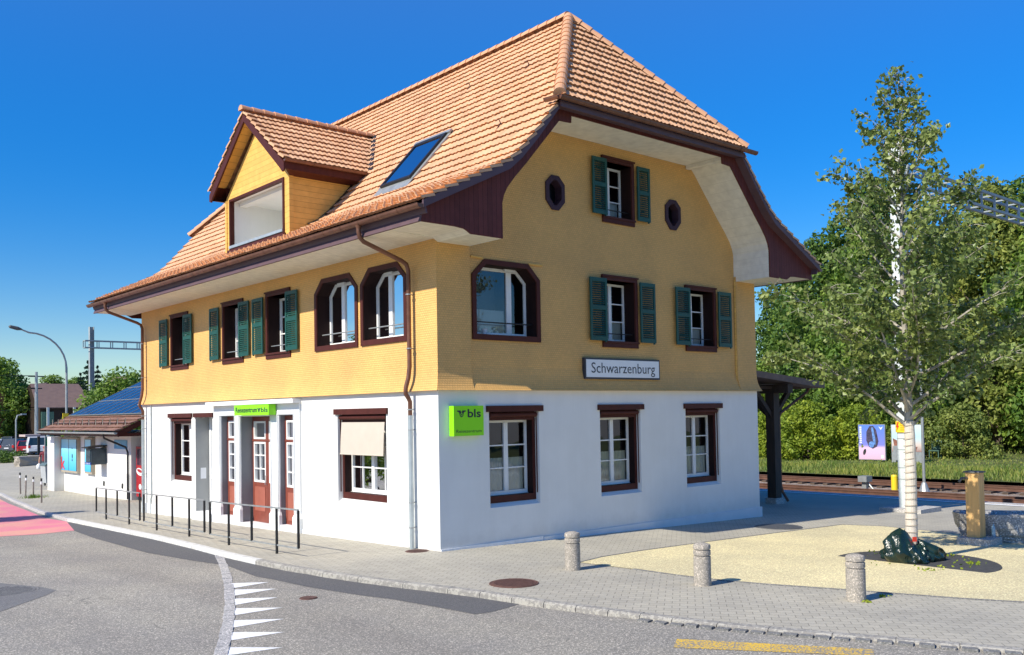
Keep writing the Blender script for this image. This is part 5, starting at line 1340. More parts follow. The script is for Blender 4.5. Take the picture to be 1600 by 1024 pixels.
tA = make_tree('broadleaf_tree', 'tall dark green tree rising left of the wooded bank', 'tree', (52, 17.5, hill(52,17.5)), 16.6, 4.6, 17000, .34, 'lf_mid', 1, nb=46, r0=.3, h0=1.2, group=GR)
tB = make_tree('broadleaf_tree', 'olive green tree with a dense crown right of the steel mast', 'tree', (53, 9.3, hill(53,9.3)), 18.2, 5.0, 19000, .34, 'lf_olive', 2, nb=52, r0=.32, h0=1.4, group=GR)
tC = make_tree('broadleaf_tree', 'dark green dense tree standing low behind the canopy post', 'tree', (54, 22.5, hill(54,22.5)), 16.5, 4.4, 17000, .33, 'lf_dark', 3, nb=42, r0=.3, h0=.8, group=GR)
for src, x, y, s, rz, lb in ((tA, 52, 4.2, 1.08, 2.0, 'green tree at the right edge of the photo beyond the grass'), (tB, 58, 14, .93, 1.2, 'olive tree in the second row behind the poster boards'), (tC, 57, 19.8, 1.28, 2.6, 'dark pointed tree top just right of the roof tip'), (tC, 62, 11, 1.2, .7, 'dark tree far back between the mast and the right edge'), (tB, 60, 2.0, 1.05, 3.9, 'large olive tree at the far right behind the lattice beam'), (tA, 60, 28.5, .8, 5.0, 'small tree seen in the gap under the roof overhang'), (tC, 60, 7.0, 1.05, 4.4, 'dark green tree at the back of the lawn on the right'), (tA, 49.5, 13.0, .72, 3.3, 'shorter bright tree behind the backpack poster'), (tC, 63, 31, 1.0, 1.9, 'dark tree beside the gable wall edge'), (tA, 64, -4, 1.1, 1.1, 'tree just inside the right edge, behind the olive ones'), (tC, 66, 3.5, 1.15, 2.2, 'farthest dark tree on the right'), (tB, 66, 20, .9, 2.9, 'farthest olive tree left of the young tree')):
    copy_tree(src, (x, y, hill(x, y)-.05), rz, s, lb)
GB = 'bushes at the foot of the wood'
bA = make_tree('bush', 'bright yellow green bush in front of the wood behind the canopy post', 'bush', (43.5, 17.6, -.45), 3.9, 2.3, 7000, .22, 'lf_bright', 11, 'bush', h0=.1, r0=.05, nb=26, group=GB, cat_parts=('stem','foliage'))
bB = make_tree('bush', 'dull green shrub beside the pale poster board', 'bush', (47, 9.0, -.35), 3.4, 2.0, 5200, .22, 'lf_olive', 12, 'bush', h0=.1, r0=.05, nb=22, group=GB, cat_parts=('stem','foliage'))
for src, x, y, s, rz, lb in ((bA, 44.5, 20.6, 1.0, 1.0, 'bright bush nearest the gable wall'), (bA, 44.5, 14.9, .92, 2.2, 'bright bush left of the backpack poster'), (bB, 47.0, 12.0, .95, .6, 'dull shrub right behind the backpack poster'), (bB, 61, 5.3, 1.15, 1.9, 'shrub with low branches at the edge of the lawn'), (bB, 62, 1.0, 1.4, 4.0, 'wide shrub at the right edge of the lawn'), (bB, 56, 9.6, 1.45, 2.8, 'tall brownish shrub on the lawn right of the slim post'), (bA, 48, 24.5, 1.2, 5.1, 'bush in the dark gap beside the wall edge'), (bB, 58.5, 4.5, 1.5, .3, 'shrub hiding the trunks on the right'), (bB, 55, 10.5, 1.5, 1.3, 'shrub hiding the trunks behind the mast')):
    copy_tree(src, (x, y, hill(x, y)-.05), rz, s, lb)
m_ = MB(); c = Vector((46, 10.3, hill(46, 10.3))); M['bench'] = mat('garden_green', (.06,.13,.10), .6, .1)
m_.obox(c+Vector((0,0,.42)), (.22,0,0), (0,.32,0), (0,0,.03)); m_.obox(c+Vector((.24,0,.72)), (.03,0,.06), (0,.32,0), (0,0,.30))
for a in (-.18, .18):
    for b_ in (-.28, .28): m_.beam(c+Vector((a,b_,-.05)), c+Vector((a,b_,.42)), .05, .05)
solo('garden_chair', m_, M['bench'], 'green garden chair on the grass beyond the tracks', 'chair', c)

# ---- the young tree in the gravel court
yt_loc = Vector((og(1426,877).x, og(1426,877).y, 0)); yt_loc.z = gz(yt_loc.x, yt_loc.y)
YT = thing('young_tree', 'young tree with pale wrapped trunk in the gravel court', 'tree', yt_loc)
M['wrap'] = mat('jute_wrap', (.60,.54,.46), .9, .10, 7, bump=.4, bscale=70, stretch=(1,1,3)); M['tbark'] = mat('young_bark', (.36,.33,.27), .8, .25, 8, bump=.3)
rr = random.Random(77); tk = MB()
pts = [(0,0,-.1)]; rad = [.128]
for k in range(1, 31):
    z = 2.78*k/30; pts.append((.02*math.sin(z), .015*math.cos(z*1.3), z)); rad.append(.120-.010*z+(.005 if k % 3 == 0 else 0))
tk.tube(pts, rad, 16); tr1 = part('wrapped_trunk', tk, M['wrap'], YT, local=True, fix=False)
rb = MB()
for k in range(18):
    z = .42+k*.132; q = []
    for a in range(13):
        t = 2*PI*a/12; r = .123-.010*z+.003; q.append((r*math.cos(t), r*math.sin(t), z+.05*a/12))
    rb.tube(q, .0055, 5)
part('wrap_cord', rb, mat('cord', (.36,.30,.22), .9, .1), tr1, local=True, fix=False)
br = MB(); lf = MB(); H = 9.95
br.tube([(.02,0,2.7),(.03,.02,4),(-.05,.03,6),(.03,-.03,8),(.02,0,9.6),(.05,.02,H)], [.090,.062,.034,.018,.009,.004], 8)
nbr = 62
for i in range(nbr):
    t = (i+rr.random())/nbr; z = 2.55+(H-2.9)*t**1.08
    Lb = (3.45*(1-t)**.95+.30)*rr.uniform(.72, 1.08)*(1 if t > .12 else .88); az = i*2.399+rr.uniform(-.4,.4); el = math.radians(28+28*t+rr.uniform(-8,8))
    d = Vector((math.cos(az)*math.cos(el), math.sin(az)*math.cos(el), math.sin(el))); P = Vector((0,0,z)); ps = [P.copy()]; rs = [.034*(1-t)+.009]; step = Lb/6
    for k in range(6):
        d = (d+Vector((rr.gauss(0,.10), rr.gauss(0,.10), (.035 if k < 3 else -.05)+rr.gauss(0,.05)))).normalized(); P = P+d*step; ps.append(P.copy()); rs.append(rs[0]*(1-(k+1)/6.6))
    br.tube(ps, rs, 5)
    nt2 = int(3+Lb*8.0*(1.2-.65*t))
    for j in range(nt2):
        f = rr.uniform(.22, 1.0); a = f*6; k0_ = min(int(a), 5); b0 = ps[k0_].lerp(ps[k0_+1], a-k0_)
        td = (d*.5+Vector((rr.gauss(0,.8), rr.gauss(0,.8), rr.gauss(0,.35)+.05))).normalized(); tl = rr.uniform(.25,.75)*(1.15-.5*f)*(.55+.45*Lb/3)
        e = b0+td*tl; br.tube([b0, (b0+e)/2+Vector((0,0,.03)), e], [.008,.005,.002], 3, cap=False)
        for q in range(int((10+tl*24)*(1.12-.5*t))):
            c = b0.lerp(e, rr.uniform(.15, 1.05))+Vector((rr.gauss(0,.075), rr.gauss(0,.075), rr.gauss(0,.06)-.03)); leafquad(lf, c, .105, rr, Vector((rr.gauss(0,.7), rr.gauss(0,.7), .55)), asp=.8)
part('branch', br, M['tbark'], YT, local=True, fix=False); part('crown', lf, M['lf_young'], YT, local=True, fix=False)
# watering bag slumped round the trunk
def bagmesh():
    rr = random.Random(5); n, m = 110, 22; V = []
    for i in range(m+1):
        t = i/m
        for k in range(n):
            a = 2*PI*k/n
            ear = 1.0*max(0, math.cos(a-2.75))**7+.95*max(0, math.cos(a-.75))**9     # two upright corners
            lob = 1+.13*math.cos(2*a+.9)+.07*math.cos(3*a+2)+.05*math.sin(5*a)
            base = (.40*(1-t**2.8)**.85+.15)*lob*(1-.12*(1-min(1, t*9)))
            fold = (.095*(.5-abs(math.sin(a*3.5+t*2.2+1.3*math.sin(a*2))))+.060*(.5-abs(math.sin(a*6.5-t*4+1.7*math.sin(a*3))))+.018*math.sin(a*19+t*14))*(.45+.55*math.sin(PI*min(1, t*1.05)))
            crease = .07*(.5-abs(math.sin(t*5.5+a*1.5+1.2*math.sin(a*3))))*(1-t)*min(1, t*6)
            r = max(.142, base+fold+crease+ear*.16*t); ht = .42+.30*ear+.05*math.sin(a*4+1)
            V.append((r*math.cos(a), r*math.sin(a), ht*(t**.9)+.03*math.sin(a*9+t*10)*(t*(1-t)*3)-.02))
    mb = MB(); mb.add(V, [(i*n+k, i*n+(k+1) % n, (i+1)*n+(k+1) % n, (i+1)*n+k) for i in range(m) for k in range(n)]); return mb
M['bag'] = mat('green_plastic', (.008,.022,.017), .22, .35, 6, bump=.6, bscale=22)
bm_ = bagmesh(); bm_.v = [(yt_loc.x+a, yt_loc.y+b, yt_loc.z+c) for a, b, c in bm_.v]
wb = solo('watering_bag', bm_, M['bag'], 'dark green plastic watering bag slumped round the young trunk', 'watering bag', yt_loc, smooth=True, fix=False)
tgm = MB(); tgm.obox(yt_loc+Vector((-.16,-.13,.46)), (.03,-.02,0), (.01,.015,.0), (0,0,.045)); solo('bag_tag', tgm, M['redp'], 'small red tag tied to the watering bag', 'tag', yt_loc+Vector((-.16,-.13,.46)))
tf = MB(); rr = random.Random(3)
for k in range(110):
    a = rr.uniform(0, 2*PI); q = rr.uniform(.75, 1.25); c = yt_loc+Vector((q*math.cos(a), q*math.sin(a), .03)); 
    if rr.random() < .5: c = yt_loc+Vector(((-.9,.95,.3)[k % 3]+rr.gauss(0,.1), (-.75,-.35,-1.05)[k % 3]+rr.gauss(0,.1), .04))
    leafquad(tf, c, .07, rr)
for (x, y) in ((og(1415,938).x, og(1352,940).y), (og(1352,941).x, og(1352,941).y)):
    for k in range(30): leafquad(tf, Vector((x+rr.gauss(0,.05), y+rr.gauss(0,.04), gz(x,y)+.02)), .05, rr)
struct('weeds', tf, M['lf_bright'], 'small weeds round the tree pit', kind='stuff', cat='weeds')

# ================================================================== SIDE BUILDING ON THE LEFT
SB = thing('side_building', 'low white side building with brown tiled roof and solar panels', 'building', (2.3, 30.5, -.5))
XW, Y0s, Y1s = 2.3, 25.55, 35.45
m_ = MB(); m_.box(XW, 12, Y0s, Y1s, -.9, 2.28); m_.add([(XW,Y0s,2.28),(12,Y0s,2.28),(7.2,Y0s,4.6)], [(0,1,2)]); m_.box(1.82, XW-.002, Y1s-.05, 36.6, -.9, 2.1)
part('wall', m_, M['plaster'], SB)
XE, ZE, PT = 1.30, 2.42, .485
m_ = MB(); SPf = [(XE-.05, ZE), (7.2, ZE+(7.25-XE)*PT)]
tiles(m_, lambda u, a, z: (a, u, z), SPf, lambda s: 24.3, lambda s: 36.0, course=.34, pitch=.25, amp=.03, ns=6)
m_.add([(7.2,24.3,5.25),(13.2,24.3,2.4),(13.2,36,2.4),(7.2,36,5.25)], [(0,1,2,3)])
sroof = part('roof', m_, M['oldtile'], SB, fix=False)
m_ = MB(); m_.box(XE+.02, 12, 24.34, 35.96, 2.22, 2.36)
for y in (24.32, 35.94): m_.beam((XE, y, ZE-.12), (7.2, y, ZE+5.9*PT-.10), .05, .22)
part('eave_board', m_, M['maroon'], SB)
m_ = MB(); gutter(m_, (XE-.09, 24.2, ZE-.03), (XE-.09, 36.1, ZE-.03), (-1,0,0), r=.075, hooks=False); part('gutter', m_, M['zinc'], SB, fix=False)
m_ = MB(); m_.tube([(XE-.08,25.9,ZE-.08),(XE-.02,25.9,ZE-.28),(XW-.16,25.75,1.72),(XW-.09,25.7,1.5),(XW-.09,25.7,.55)], .045, 8); m_.tube([(XW-.09,25.7,.55),(XW-.09,25.7,-.55)], .055, 8); part('downpipe', m_, M['black'], SB)
m_ = MB()
for k in range(12):
    y = 24.75+k*.98; x = XE+.45; z = ZE+.45*PT+.05
    m_.tube([(x,y-.14,z),(x+.05,y,z+.30),(x,y+.14,z)], .016, 5)
m_.tube([(XE+.47,24.4,ZE+.47*PT+.15),(XE+.47,35.9,ZE+.47*PT+.15)], .012, 5)
part('snow_guard', m_, M['black'], sroof)
def m_solar():
    m, nt, b = _nt('solar_cells'); tc = N(nt, 'ShaderNodeTexCoord'); mp = N(nt, 'ShaderNodeMapping'); nt.links.new(tc.outputs['Object'], mp.inputs[0])
    br_ = N(nt, 'ShaderNodeTexBrick'); br_.offset = 0; br_.inputs['Scale'].default_value = 1; br_.inputs['Brick Width'].default_value = 1.48; br_.inputs['Row Height'].default_value = .99
    br_.inputs['Mortar Size'].default_value = .03; br_.inputs['Color1'].default_value = (.008,.016,.05,1); br_.inputs['Color2'].default_value = (.010,.02,.06,1); br_.inputs['Mortar'].default_value = (.06,.07,.10,1)
    sp = N(nt, 'ShaderNodeSeparateXYZ'); nt.links.new(tc.outputs['Object'], sp.inputs[0]); cb_ = N(nt, 'ShaderNodeCombineXYZ'); nt.links.new(sp.outputs['X'], cb_.inputs[0]); nt.links.new(sp.outputs['Y'], cb_.inputs[1])
    nt.links.new(cb_.outputs[0], br_.inputs['Vector']); nt.links.new(br_.outputs['Color'], b.inputs['Base Color']); b.inputs['Roughness'].default_value = .14; b.inputs['Specular IOR Level'].default_value = .22
    return m
m_ = MB(); x0 = 2.58; f = lambda x: ZE+(x-XE)*PT
for k in range(11):
    y = 24.55+k*1.0
    m_.hexa([(x0,y+.01,f(x0)+.10),(x0,y+.99,f(x0)+.10),(7.05,y+.99,f(7.05)+.10),(7.05,y+.01,f(7.05)+.10),(x0,y+.01,f(x0)+.15),(x0,y+.99,f(x0)+.15),(7.05,y+.99,f(7.05)+.15),(7.05,y+.01,f(7.05)+.15)])
sp_part = part('solar_panel', m_, m_solar(), sroof)
m_ = MB()
for k in range(12):
    y = 24.55+k*1.0; m_.beam((x0,y,f(x0)+.155), (7.05,y,f(7.05)+.155), .035, .02)
for k in range(4):
    x = x0+(7.05-x0)*k/3; m_.beam((x,24.55,f(x)+.158), (x,35.55,f(x)+.158), .035, .02)
part('panel_frame', m_, M['steel'], sroof)
# posters, info cabinet, vent covers
def m_poster(name, a, b_, c0):
    m, nt, b = _nt(name); tc = N(nt, 'ShaderNodeTexCoord'); n = noise(nt, tc.outputs['Object'], c0, 2)
    nt.links.new(ramp(nt, n, [(.4, (*a,1)), (.6, (*b_,1))]), b.inputs['Base Color']); b.inputs['Roughness'].default_value = .3; return m
M['pblue'] = m_grad('poster_blue', [(0,(.02,.42,.75,1)),(.5,(.16,.62,.85,1)),(1,(.45,.78,.90,1))], 'Z', .85, 2.6)
M['tan'] = mat('poster_frame_tan', (.38,.33,.25), .6, .06, 3)
def poster(y0, y1, z0, z1, label, split=True, k=False):
    m_ = MB(); m_.box(XW-.16, XW-.002, y0-.10, y1+.10, z0-.10, min(z1+.10, 2.26)); fr = part('poster_case', m_, M['tan'], SB, label=label)
    m_ = MB(); m_.box(XW-.175, XW-.161, y0, y1, z0, z1); p = part('poster', m_, M['pblue'], fr)
    m_ = MB()
    if split: m_.box(XW-.182, XW-.176, (y0+y1)/2-.02, (y0+y1)/2+.02, z0, z1)
    m_.box(XW-.182, XW-.176, y0-.04, y0, z0, z1); m_.box(XW-.182, XW-.176, y1, y1+.04, z0, z1); part('frame_bar', m_, M['maroon'], fr)
    m_ = MB(); ym = y0+(y1-y0)*(.26 if split else .5)
    for zz, hh in ((z0+(z1-z0)*.72, .03), (z0+(z1-z0)*.47, .12), (z0+(z1-z0)*.34, .05)): ell(m_, XW-.184, ym, zz, .07, hh)
    part('print', m_, M['navy'] if split else M['signw'], fr, fix=False)
    if k:
        t = text_mesh('k', (XW-.186, y1-.02, z0+.06), (0,-1,0), (0,0,1), .62, .62, (-1,0,0), bold=True); part('lettering', t, mat('poster_red', (.62,.04,.06), .4, .03), fr, fix=False)
poster(32.75, 35.25, .42, 1.98, 'wide light blue poster in two halves', True, True); poster(30.5, 31.4, .46, 2.0, 'narrow light blue poster', False)
m_ = MB(); m_.box(XW-.03, XW-.002, 26.0, 27.65, 1.62, 2.02); bs = part('blue_panel', m_, mat('panel_blue', (.08,.30,.52), .4, .1, 2), SB)
t = text_mesh('bls', (XW-.034, 27.3, 1.78), (0,-1,0), (0,0,1), .55, .13, (-1,0,0)); part('lettering', t, M['signw'], bs, fix=False)
for y in (29.1, 26.6): m_ = MB(); m_.obox((XW-.02, y, -.02), (.03,0,0), (0,.05,.02), (0,-.02,.10)); part('vent', m_, M['black'], SB)
IC = thing('info_cabinet', 'dark information cabinet hanging on the side building', 'cabinet', (2.0, 28.9, .8))
m_ = MB(); m_.box(1.62, XW-.01, 28.75, 29.55, .88, 1.62); part('box', m_, mat('cabinet_slate', (.03,.05,.065), .5, .2), IC)
m_ = MB(); m_.box(1.595, 1.618, 28.85, 29.45, 1.0, 1.56); part('screen', m_, mat('cabinet_front', (.02,.05,.07), .15, .5, 9), IC)
m_ = MB(); m_.box(1.58, 1.618, 28.75, 29.55, .88, .99); pb = part('blue_strip', m_, mat('strip_blue', (.02,.06,.30), .4, .1), IC)
m_ = MB()
for y in (28.93, 29.15, 29.37): ell(m_, 1.575, y, .935, .045, .035)
part('emblem_dot', m_, M['signw'], pb, fix=False)
m_ = MB(); m_.hexa([(1.45,28.65,1.64),(1.45,29.65,1.64),(XW-.01,29.65,1.72),(XW-.01,28.65,1.72),(1.45,28.65,1.68),(1.45,29.65,1.68),(XW-.01,29.65,1.77),(XW-.01,28.65,1.77)]); part('hood', m_, M['black'], IC)
VM = thing('vending_machine', 'red drinks vending machine between the two buildings', 'vending machine', (3.0, 25.0, -.5))
vx, vy = 2.45, 24.4; M['vred'] = mat('vending_red', (.36,.012,.018), .35, .1, 3)
m_ = MB(); m_.box(vx, vx+.85, vy, vy+.95, -.42, 1.75); part('cabinet', m_, M['vred'], VM)
m_ = MB(); m_.box(vx-.012, vx-.002, vy+.12, vy+.83, .95, 1.65); part('display', m_, mat('display_dark', (.06,.02,.04), .15, .6, 9), VM)
m_ = MB(); ell(m_, vx-.014, vy+.5, .66, .40, .16, .12); ell(m_, vx-.014, vy+.45, .02, .16, .12); part('white_print', m_, M['signw'], VM, fix=False)
m_ = MB(); ell(m_, vx-.017, vy+.5, .70, .3, .07, .12); part('inner_print', m_, M['vred'], VM, fix=False)
m_ = MB(); m_.box(vx+.05, vx+.8, vy+.05, vy+.9, -.6, -.42); part('base', m_, M['black'], VM)

# ---- thin posts by the street, waste container
M['pole'] = mat('weathered_pole', (.20,.17,.15), .8, .3, 6)
def thin_post(p, h, lean, label, first=[None]):
    g = og(*p)
    if first[0] is None:
        t = thing('thin_post', label, 'post', g, group='thin posts by the street')
        m_ = MB(); m_.tube([(0,0,-.05),(0,0,.86)], .035, 8); part('shaft', m_, M['pole'], t, local=True)
        m_ = MB(); m_.tube([(0,0,.80),(0,0,.93)], .042, 8); part('collar', m_, M['signw'], t, local=True)
        m_ = MB(); m_.tube([(0,0,.93),(0,0,1.06)], .040, 8); part('cap', m_, M['black'], t, local=True); first[0] = t; o = t
    else: o = copy_tree(first[0], g, label=label)
    o.rotation_euler = (lean, -lean*.6, 0); o.scale = (1, 1, h/1.06)
thin_post((32,772), 1.05, .05, 'leaning thin post farthest to the left'); thin_post((40,776), 1.0, -.06, 'thin post second from the left'); thin_post((52,777), .95, -.03, 'thin post standing in a tuft of grass'); thin_post((65,786), 1.05, .02, 'thin post closest to the railings')
m_ = MB(); rr = random.Random(9); g = og(52, 778)
for k in range(260):
    a = rr.uniform(0, 2*PI); q = abs(rr.gauss(0,.28)); c = g+Vector((q*math.cos(a), q*math.sin(a), 0)); w = .012; h = rr.uniform(.06,.2); l = Vector((rr.gauss(0,.06), rr.gauss(0,.06), h)); m_.add([c+Vector((-w,0,0)), c+Vector((w,0,0)), c+l], [(0,1,2)])
struct('grass_tuft', m_, M['lf_mid'], 'tuft of grass at a thin post', kind='stuff', cat='grass')
M['binm'] = mat('bin_silver', (.40,.42,.43), .5, .12, 5)
WBx = Vector((2.75, 39.2, -.63)); wbn = thing('waste_container', 'silver waste container with dark lid beside the side building', 'bin', WBx)
m_ = MB(); m_.hexa([WBx+Vector(q) for q in ((-.42,-.4,.18),(-.42,.4,.18),(.42,.4,.18),(.42,-.4,.18),(-.5,-.5,1.12),(-.5,.5,1.12),(.5,.5,1.12),(.5,-.5,1.12))]); part('body', m_, M['binm'], wbn)
m_ = MB(); m_.hexa([WBx+Vector(q) for q in ((-.54,-.54,1.12),(-.54,.54,1.12),(.54,.54,1.12),(.54,-.54,1.12),(-.4,-.5,1.26),(-.4,.5,1.26),(.5,.5,1.30),(.5,-.5,1.30))]); part('lid', m_, mat('bin_lid', (.10,.14,.13), .5, .1), wbn)
for sx in (-.3, .3):
    for sy in (-.32, .32): m_ = MB(); m_.tube([WBx+Vector((sx-.03,sy,.09)), WBx+Vector((sx+.03,sy,.09))], .09, 10); part('wheel', m_, M['black'], wbn)

# ---- street lamp, catenary mast, poles and wires
g = atY(104, 640, 45); g.z = -.63
t = thing('street_lamp', 'tall curved street lamp rising behind the side building', 'street lamp', g)
tp_ = atY(17, 514, 45); R_ = 2.1; pz = [g, g+Vector((0,0,5.0))]
for k in range(9):
    a = PI/2*k/8; pz.append(Vector((g.x-R_*(1-math.cos(a)), g.y, 6.15+R_*math.sin(a))))
pz += [Vector((tp_.x+.55, g.y, 8.42))]
m_ = MB(); m_.tube(pz, [.085]+[.07]*2+[.055]*8+[.045], 10); part('pole', m_, M['steel'], t, smooth='auto')
m_ = MB(); m_.tube([(tp_.x+.6,g.y,8.42),(tp_.x+.35,g.y,8.47),(tp_.x-.05,g.y,8.56),(tp_.x-.12,g.y,8.58)], [.05,.12,.10,.03], 10); part('lamp_head', m_, M['iron'], t)
a = atY(98, 646, 44.8); b = atY(107, 657, 44.8); m_ = MB(); m_.box(a.x, b.x, 44.78, 44.84, b.z, a.z); solo('yellow_sign', m_, M['yel'], 'small plain yellow sign fixed to the curved street lamp', 'sign', (a.x, 44.8, b.z))
lm_ = hmast(11.75, 62, -.6, 10.38, .34, 'distant grey catenary mast behind the big bush on the left', m='beam')
truss(lm_, (11.2, 62.0, 8.70), (26, 62.0, 8.70), .55, .5, 1.0)
g = atY(57, 690, 118); g.z = -.7
t = thing('utility_pole', 'grey utility pole with crossarm above the parked cars', 'pole', g); m_ = MB(); m_.tube([g, Vector((g.x, g.y, 9.4))], [.26, .18], 8); part('shaft', m_, M['steel'], t)
m_ = MB(); m_.beam((g.x-1,118,8.8), (g.x+1,118,8.8), .14, .14); part('crossarm', m_, M['black'], t); m_ = MB(); m_.beam((g.x-.7,118,7.2), (g.x+.7,118,7.2), .14, .14); part('crossarm', m_, M['black'], t)
m_ = MB()
for zz, e in ((8.9, (-40, 104, 10.0)), (8.85, (-40, 108, 9.2)), (7.3, (-40, 106, 8.2)), (4.4, (-40, 110, 4.8))):
    A_ = Vector((g.x, 118, zz)); E_ = Vector(e); m_.tube([A_, A_.lerp(E_,.25)+Vector((0,0,-.35)), A_.lerp(E_,.5)+Vector((0,0,-.5)), A_.lerp(E_,.75)+Vector((0,0,-.35)), E_], .035, 4)
solo('overhead_wires', m_, M['black'], 'bundle of overhead wires leading left from the utility pole', 'wires', (g.x, 118, 7))
g = atY(25, 700, 95); g.z = -.7; a = atY(28, 648, 95)
m_ = MB(); m_.tube([g, Vector((g.x, 95, a.z-.6)), Vector((g.x+.15, 95, a.z-.1)), Vector((g.x+.6, 95, a.z))], .08, 8); m_.box(g.x+.5, g.x+1.0, 94.8, 95.2, a.z-.05, a.z+.1); solo('small_street_lamp', m_, M['steel'], 'small street lamp far behind the parked cars', 'street lamp', g)

# ---- trees and houses far left
GL = 'trees behind the car park'
bg = make_tree('big_bush', 'large rounded green bush behind the solar roof', 'bush', (10.0, 48.0, -.6), 6.8, 4.2, 21000, .26, 'lf_mid', 31, 'bush', h0=.2, r0=.1, nb=60, cat_parts=('stem','foliage'))
p = atY(14, 700, 138); lt = make_tree('broadleaf_tree', 'big green tree at the left edge behind the cars', 'tree', (p.x-1.0, 138, -.7), 13.0, 5.6, 14000, .46, 'lf_mid', 41, nb=44, r0=.3, h0=1.0, group=GL)
for px, Yd, s, rz, lb in ((-14, 132, 1.0, 2, 'green tree cut by the left edge of the photo'), (33, 142, .72, 1, 'lower tree right of the big one on the left'), (82, 170, .92, 3, 'small round dark tree beside the white gable'), (118, 165, .88, 4, 'grey green tree left of the conifers'), (24, 131, .42, 2.5, 'small tree behind the grey shed'), (45, 133, .40, .5, 'small tree beside the utility pole'), (74, 134, .36, 1.5, 'shrubby tree before the brown roofed barn')):
    q = atY(px, 700, Yd); copy_tree(lt, (q.x, Yd, -.7), rz, s, lb)
def conifer(loc, h, R, seed, label):
    rr = random.Random(seed); mb = MB()
    for i in range(15):
        z = h*(.12+.86*i/14); r = R*(1-i/14)**.8+.15; n = int(9+r*5)
        for k in range(n):
            a = 2*PI*k/n+rr.uniform(-.3,.3); L_ = r*rr.uniform(.7,1.1)
            for j in range(int(10+L_*10)):
                f = rr.random(); c = Vector((math.cos(a)*L_*f, math.sin(a)*L_*f, z-.28*L_*f+rr.gauss(0,.12))); leafquad(mb, c, .38, rr, Vector((0,0,1)))
    t = thing('conifer', label, 'tree', loc, group=GL); tk = MB(); tk.tube([(0,0,-.2),(0,0,h*.95)], [.22,.03], 8); part('trunk', tk, M['bark'], t, local=True); part('crown', mb, M['lf_pine'], t, local=True, fix=False); return t
q = atY(138, 700, 150); c1 = conifer((q.x, 150, -.6), 13.6, 3.4, 3, 'dark conifer directly left of the distant mast')
for px, Yd, s, lb in ((153, 152, .95, 'dark conifer right of the distant mast'), (126, 154, .86, 'dark conifer with a low tip near the grey green tree'), (109, 165, .80, 'farthest dark conifer by the street lamp'), (213, 120, .52, 'small conifer beside the yellow gable')):
    q = atY(px, 700, Yd); copy_tree(c1, (q.x, Yd, -.6), px, s, lb)
M['barnroof'] = m_tile('barn_roof', (.12,.075,.06), (.20,.135,.11)); M['barnwall'] = m_boards('barn_wall', (.045,.032,.025), .2, 'X', .2, .5)
def house(name, label, px0, px1, Yd, py_r, py_e, dep, wallm, roofm, ridge='x', ov=.5):
    """gabled house placed by its far position; ridge along x (eaves to the camera) or along y (gable to the camera)"""
    a = atY(px0, py_e, Yd); b = atY(px1, py_e, Yd); zr = atY((px0+px1)/2, py_r, Yd+(dep/2 if ridge == 'x' else 0)).z; ze = a.z; x0, x1 = a.x, b.x
    t = thing(name, label, 'house', ((x0+x1)/2, Yd+dep/2, -.7)); m_ = MB()
    if ridge == 'x':
        m_.box(x0+ov, x1-ov, Yd+ov, Yd+dep-ov, -1, ze+.1); m_.add([(x0+ov,Yd+ov,ze),(x0+ov,Yd+dep-ov,ze),(x0+ov,Yd+dep/2,zr-.1)], [(0,1,2)]); m_.add([(x1-ov,Yd+ov,ze),(x1-ov,Yd+dep-ov,ze),(x1-ov,Yd+dep/2,zr-.1)], [(0,1,2)])
        part('wall', m_, wallm, t, fix=False); m_ = MB()
        for s in (0, 1):
            y0 = Yd if not s else Yd+dep; ym = Yd+dep/2
            m_.hexa([(x0,y0,ze-.12),(x1,y0,ze-.12),(x1-.6,ym,zr-.12),(x0+.6,ym,zr-.12),(x0,y0,ze),(x1,y0,ze),(x1-.6,ym,zr),(x0+.6,ym,zr)])
        part('roof', m_, roofm, t)
    else:
        xm = (x0+x1)/2; m_.box(x0+ov*.5, x1-ov*.5, Yd, Yd+dep, -1, ze); m_.add([(x0+ov*.5,Yd,ze),(x1-ov*.5,Yd,ze),(xm,Yd,zr-.1)], [(0,1,2)]); part('wall', m_, wallm, t, fix=False); m_ = MB()
        for s in (-1, 1):
            xe = xm+s*(x1-x0)/2; m_.hexa([(xe,Yd-.4,ze-.25),(xm,Yd-.4,zr-.15),(xm,Yd+dep,zr-.15),(xe,Yd+dep,ze-.25),(xe,Yd-.4,ze-.1),(xm,Yd-.4,zr),(xm,Yd+dep,zr),(xe,Yd+dep,ze-.1)])
        part('roof', m_, roofm, t)
    return t, x0, x1, ze
bn, x0, x1, ze = house('barn', 'old barn with a broad brown tiled roof behind the street lamp', 58, 150, 122, 600, 637, 12, M['barnwall'], M['barnroof'])
m_ = MB()
for k in range(3): m_.box(x0+1.2+k*3.4, x0+1.5+k*3.4, 121.8, 122.0, -.7, ze)
part('post', m_, M['steelp'], bn)
m_ = MB(); m_.box(x0+.6, x0+2.2, 122.3, 122.45, -.7, ze-.6); part('green_door', m_, mat('faded_green', (.10,.20,.14), .7, .2), bn)
house('white_house', 'white gabled house with dark roof on the distant hillside', 62, 84, 158, 598, 607, 9, M['plaster'], M['timber'], 'y'); house('yellow_house', 'distant cream gabled house behind the big bush', 193, 217, 118, 586, 602, 9, mat('cream_wall', (.62,.47,.25), .8, .05), M['canopy'], 'y')
house('low_house', 'low brown roofed house between the trees on the left', 22, 60, 145, 637, 650, 10, M['tan'], M['barnroof'])
M['brick'] = mat('red_brick', (.30,.11,.075), .85, .2, 12)
a = atY(8, 615, 130); m_ = MB(); m_.box(a.x-12, a.x, 130, 140, -1, a.z); bh = solo('brick_building', m_, M['brick'], 'red brick wall of a building at the left edge', 'building', (a.x-4, 135, -1))
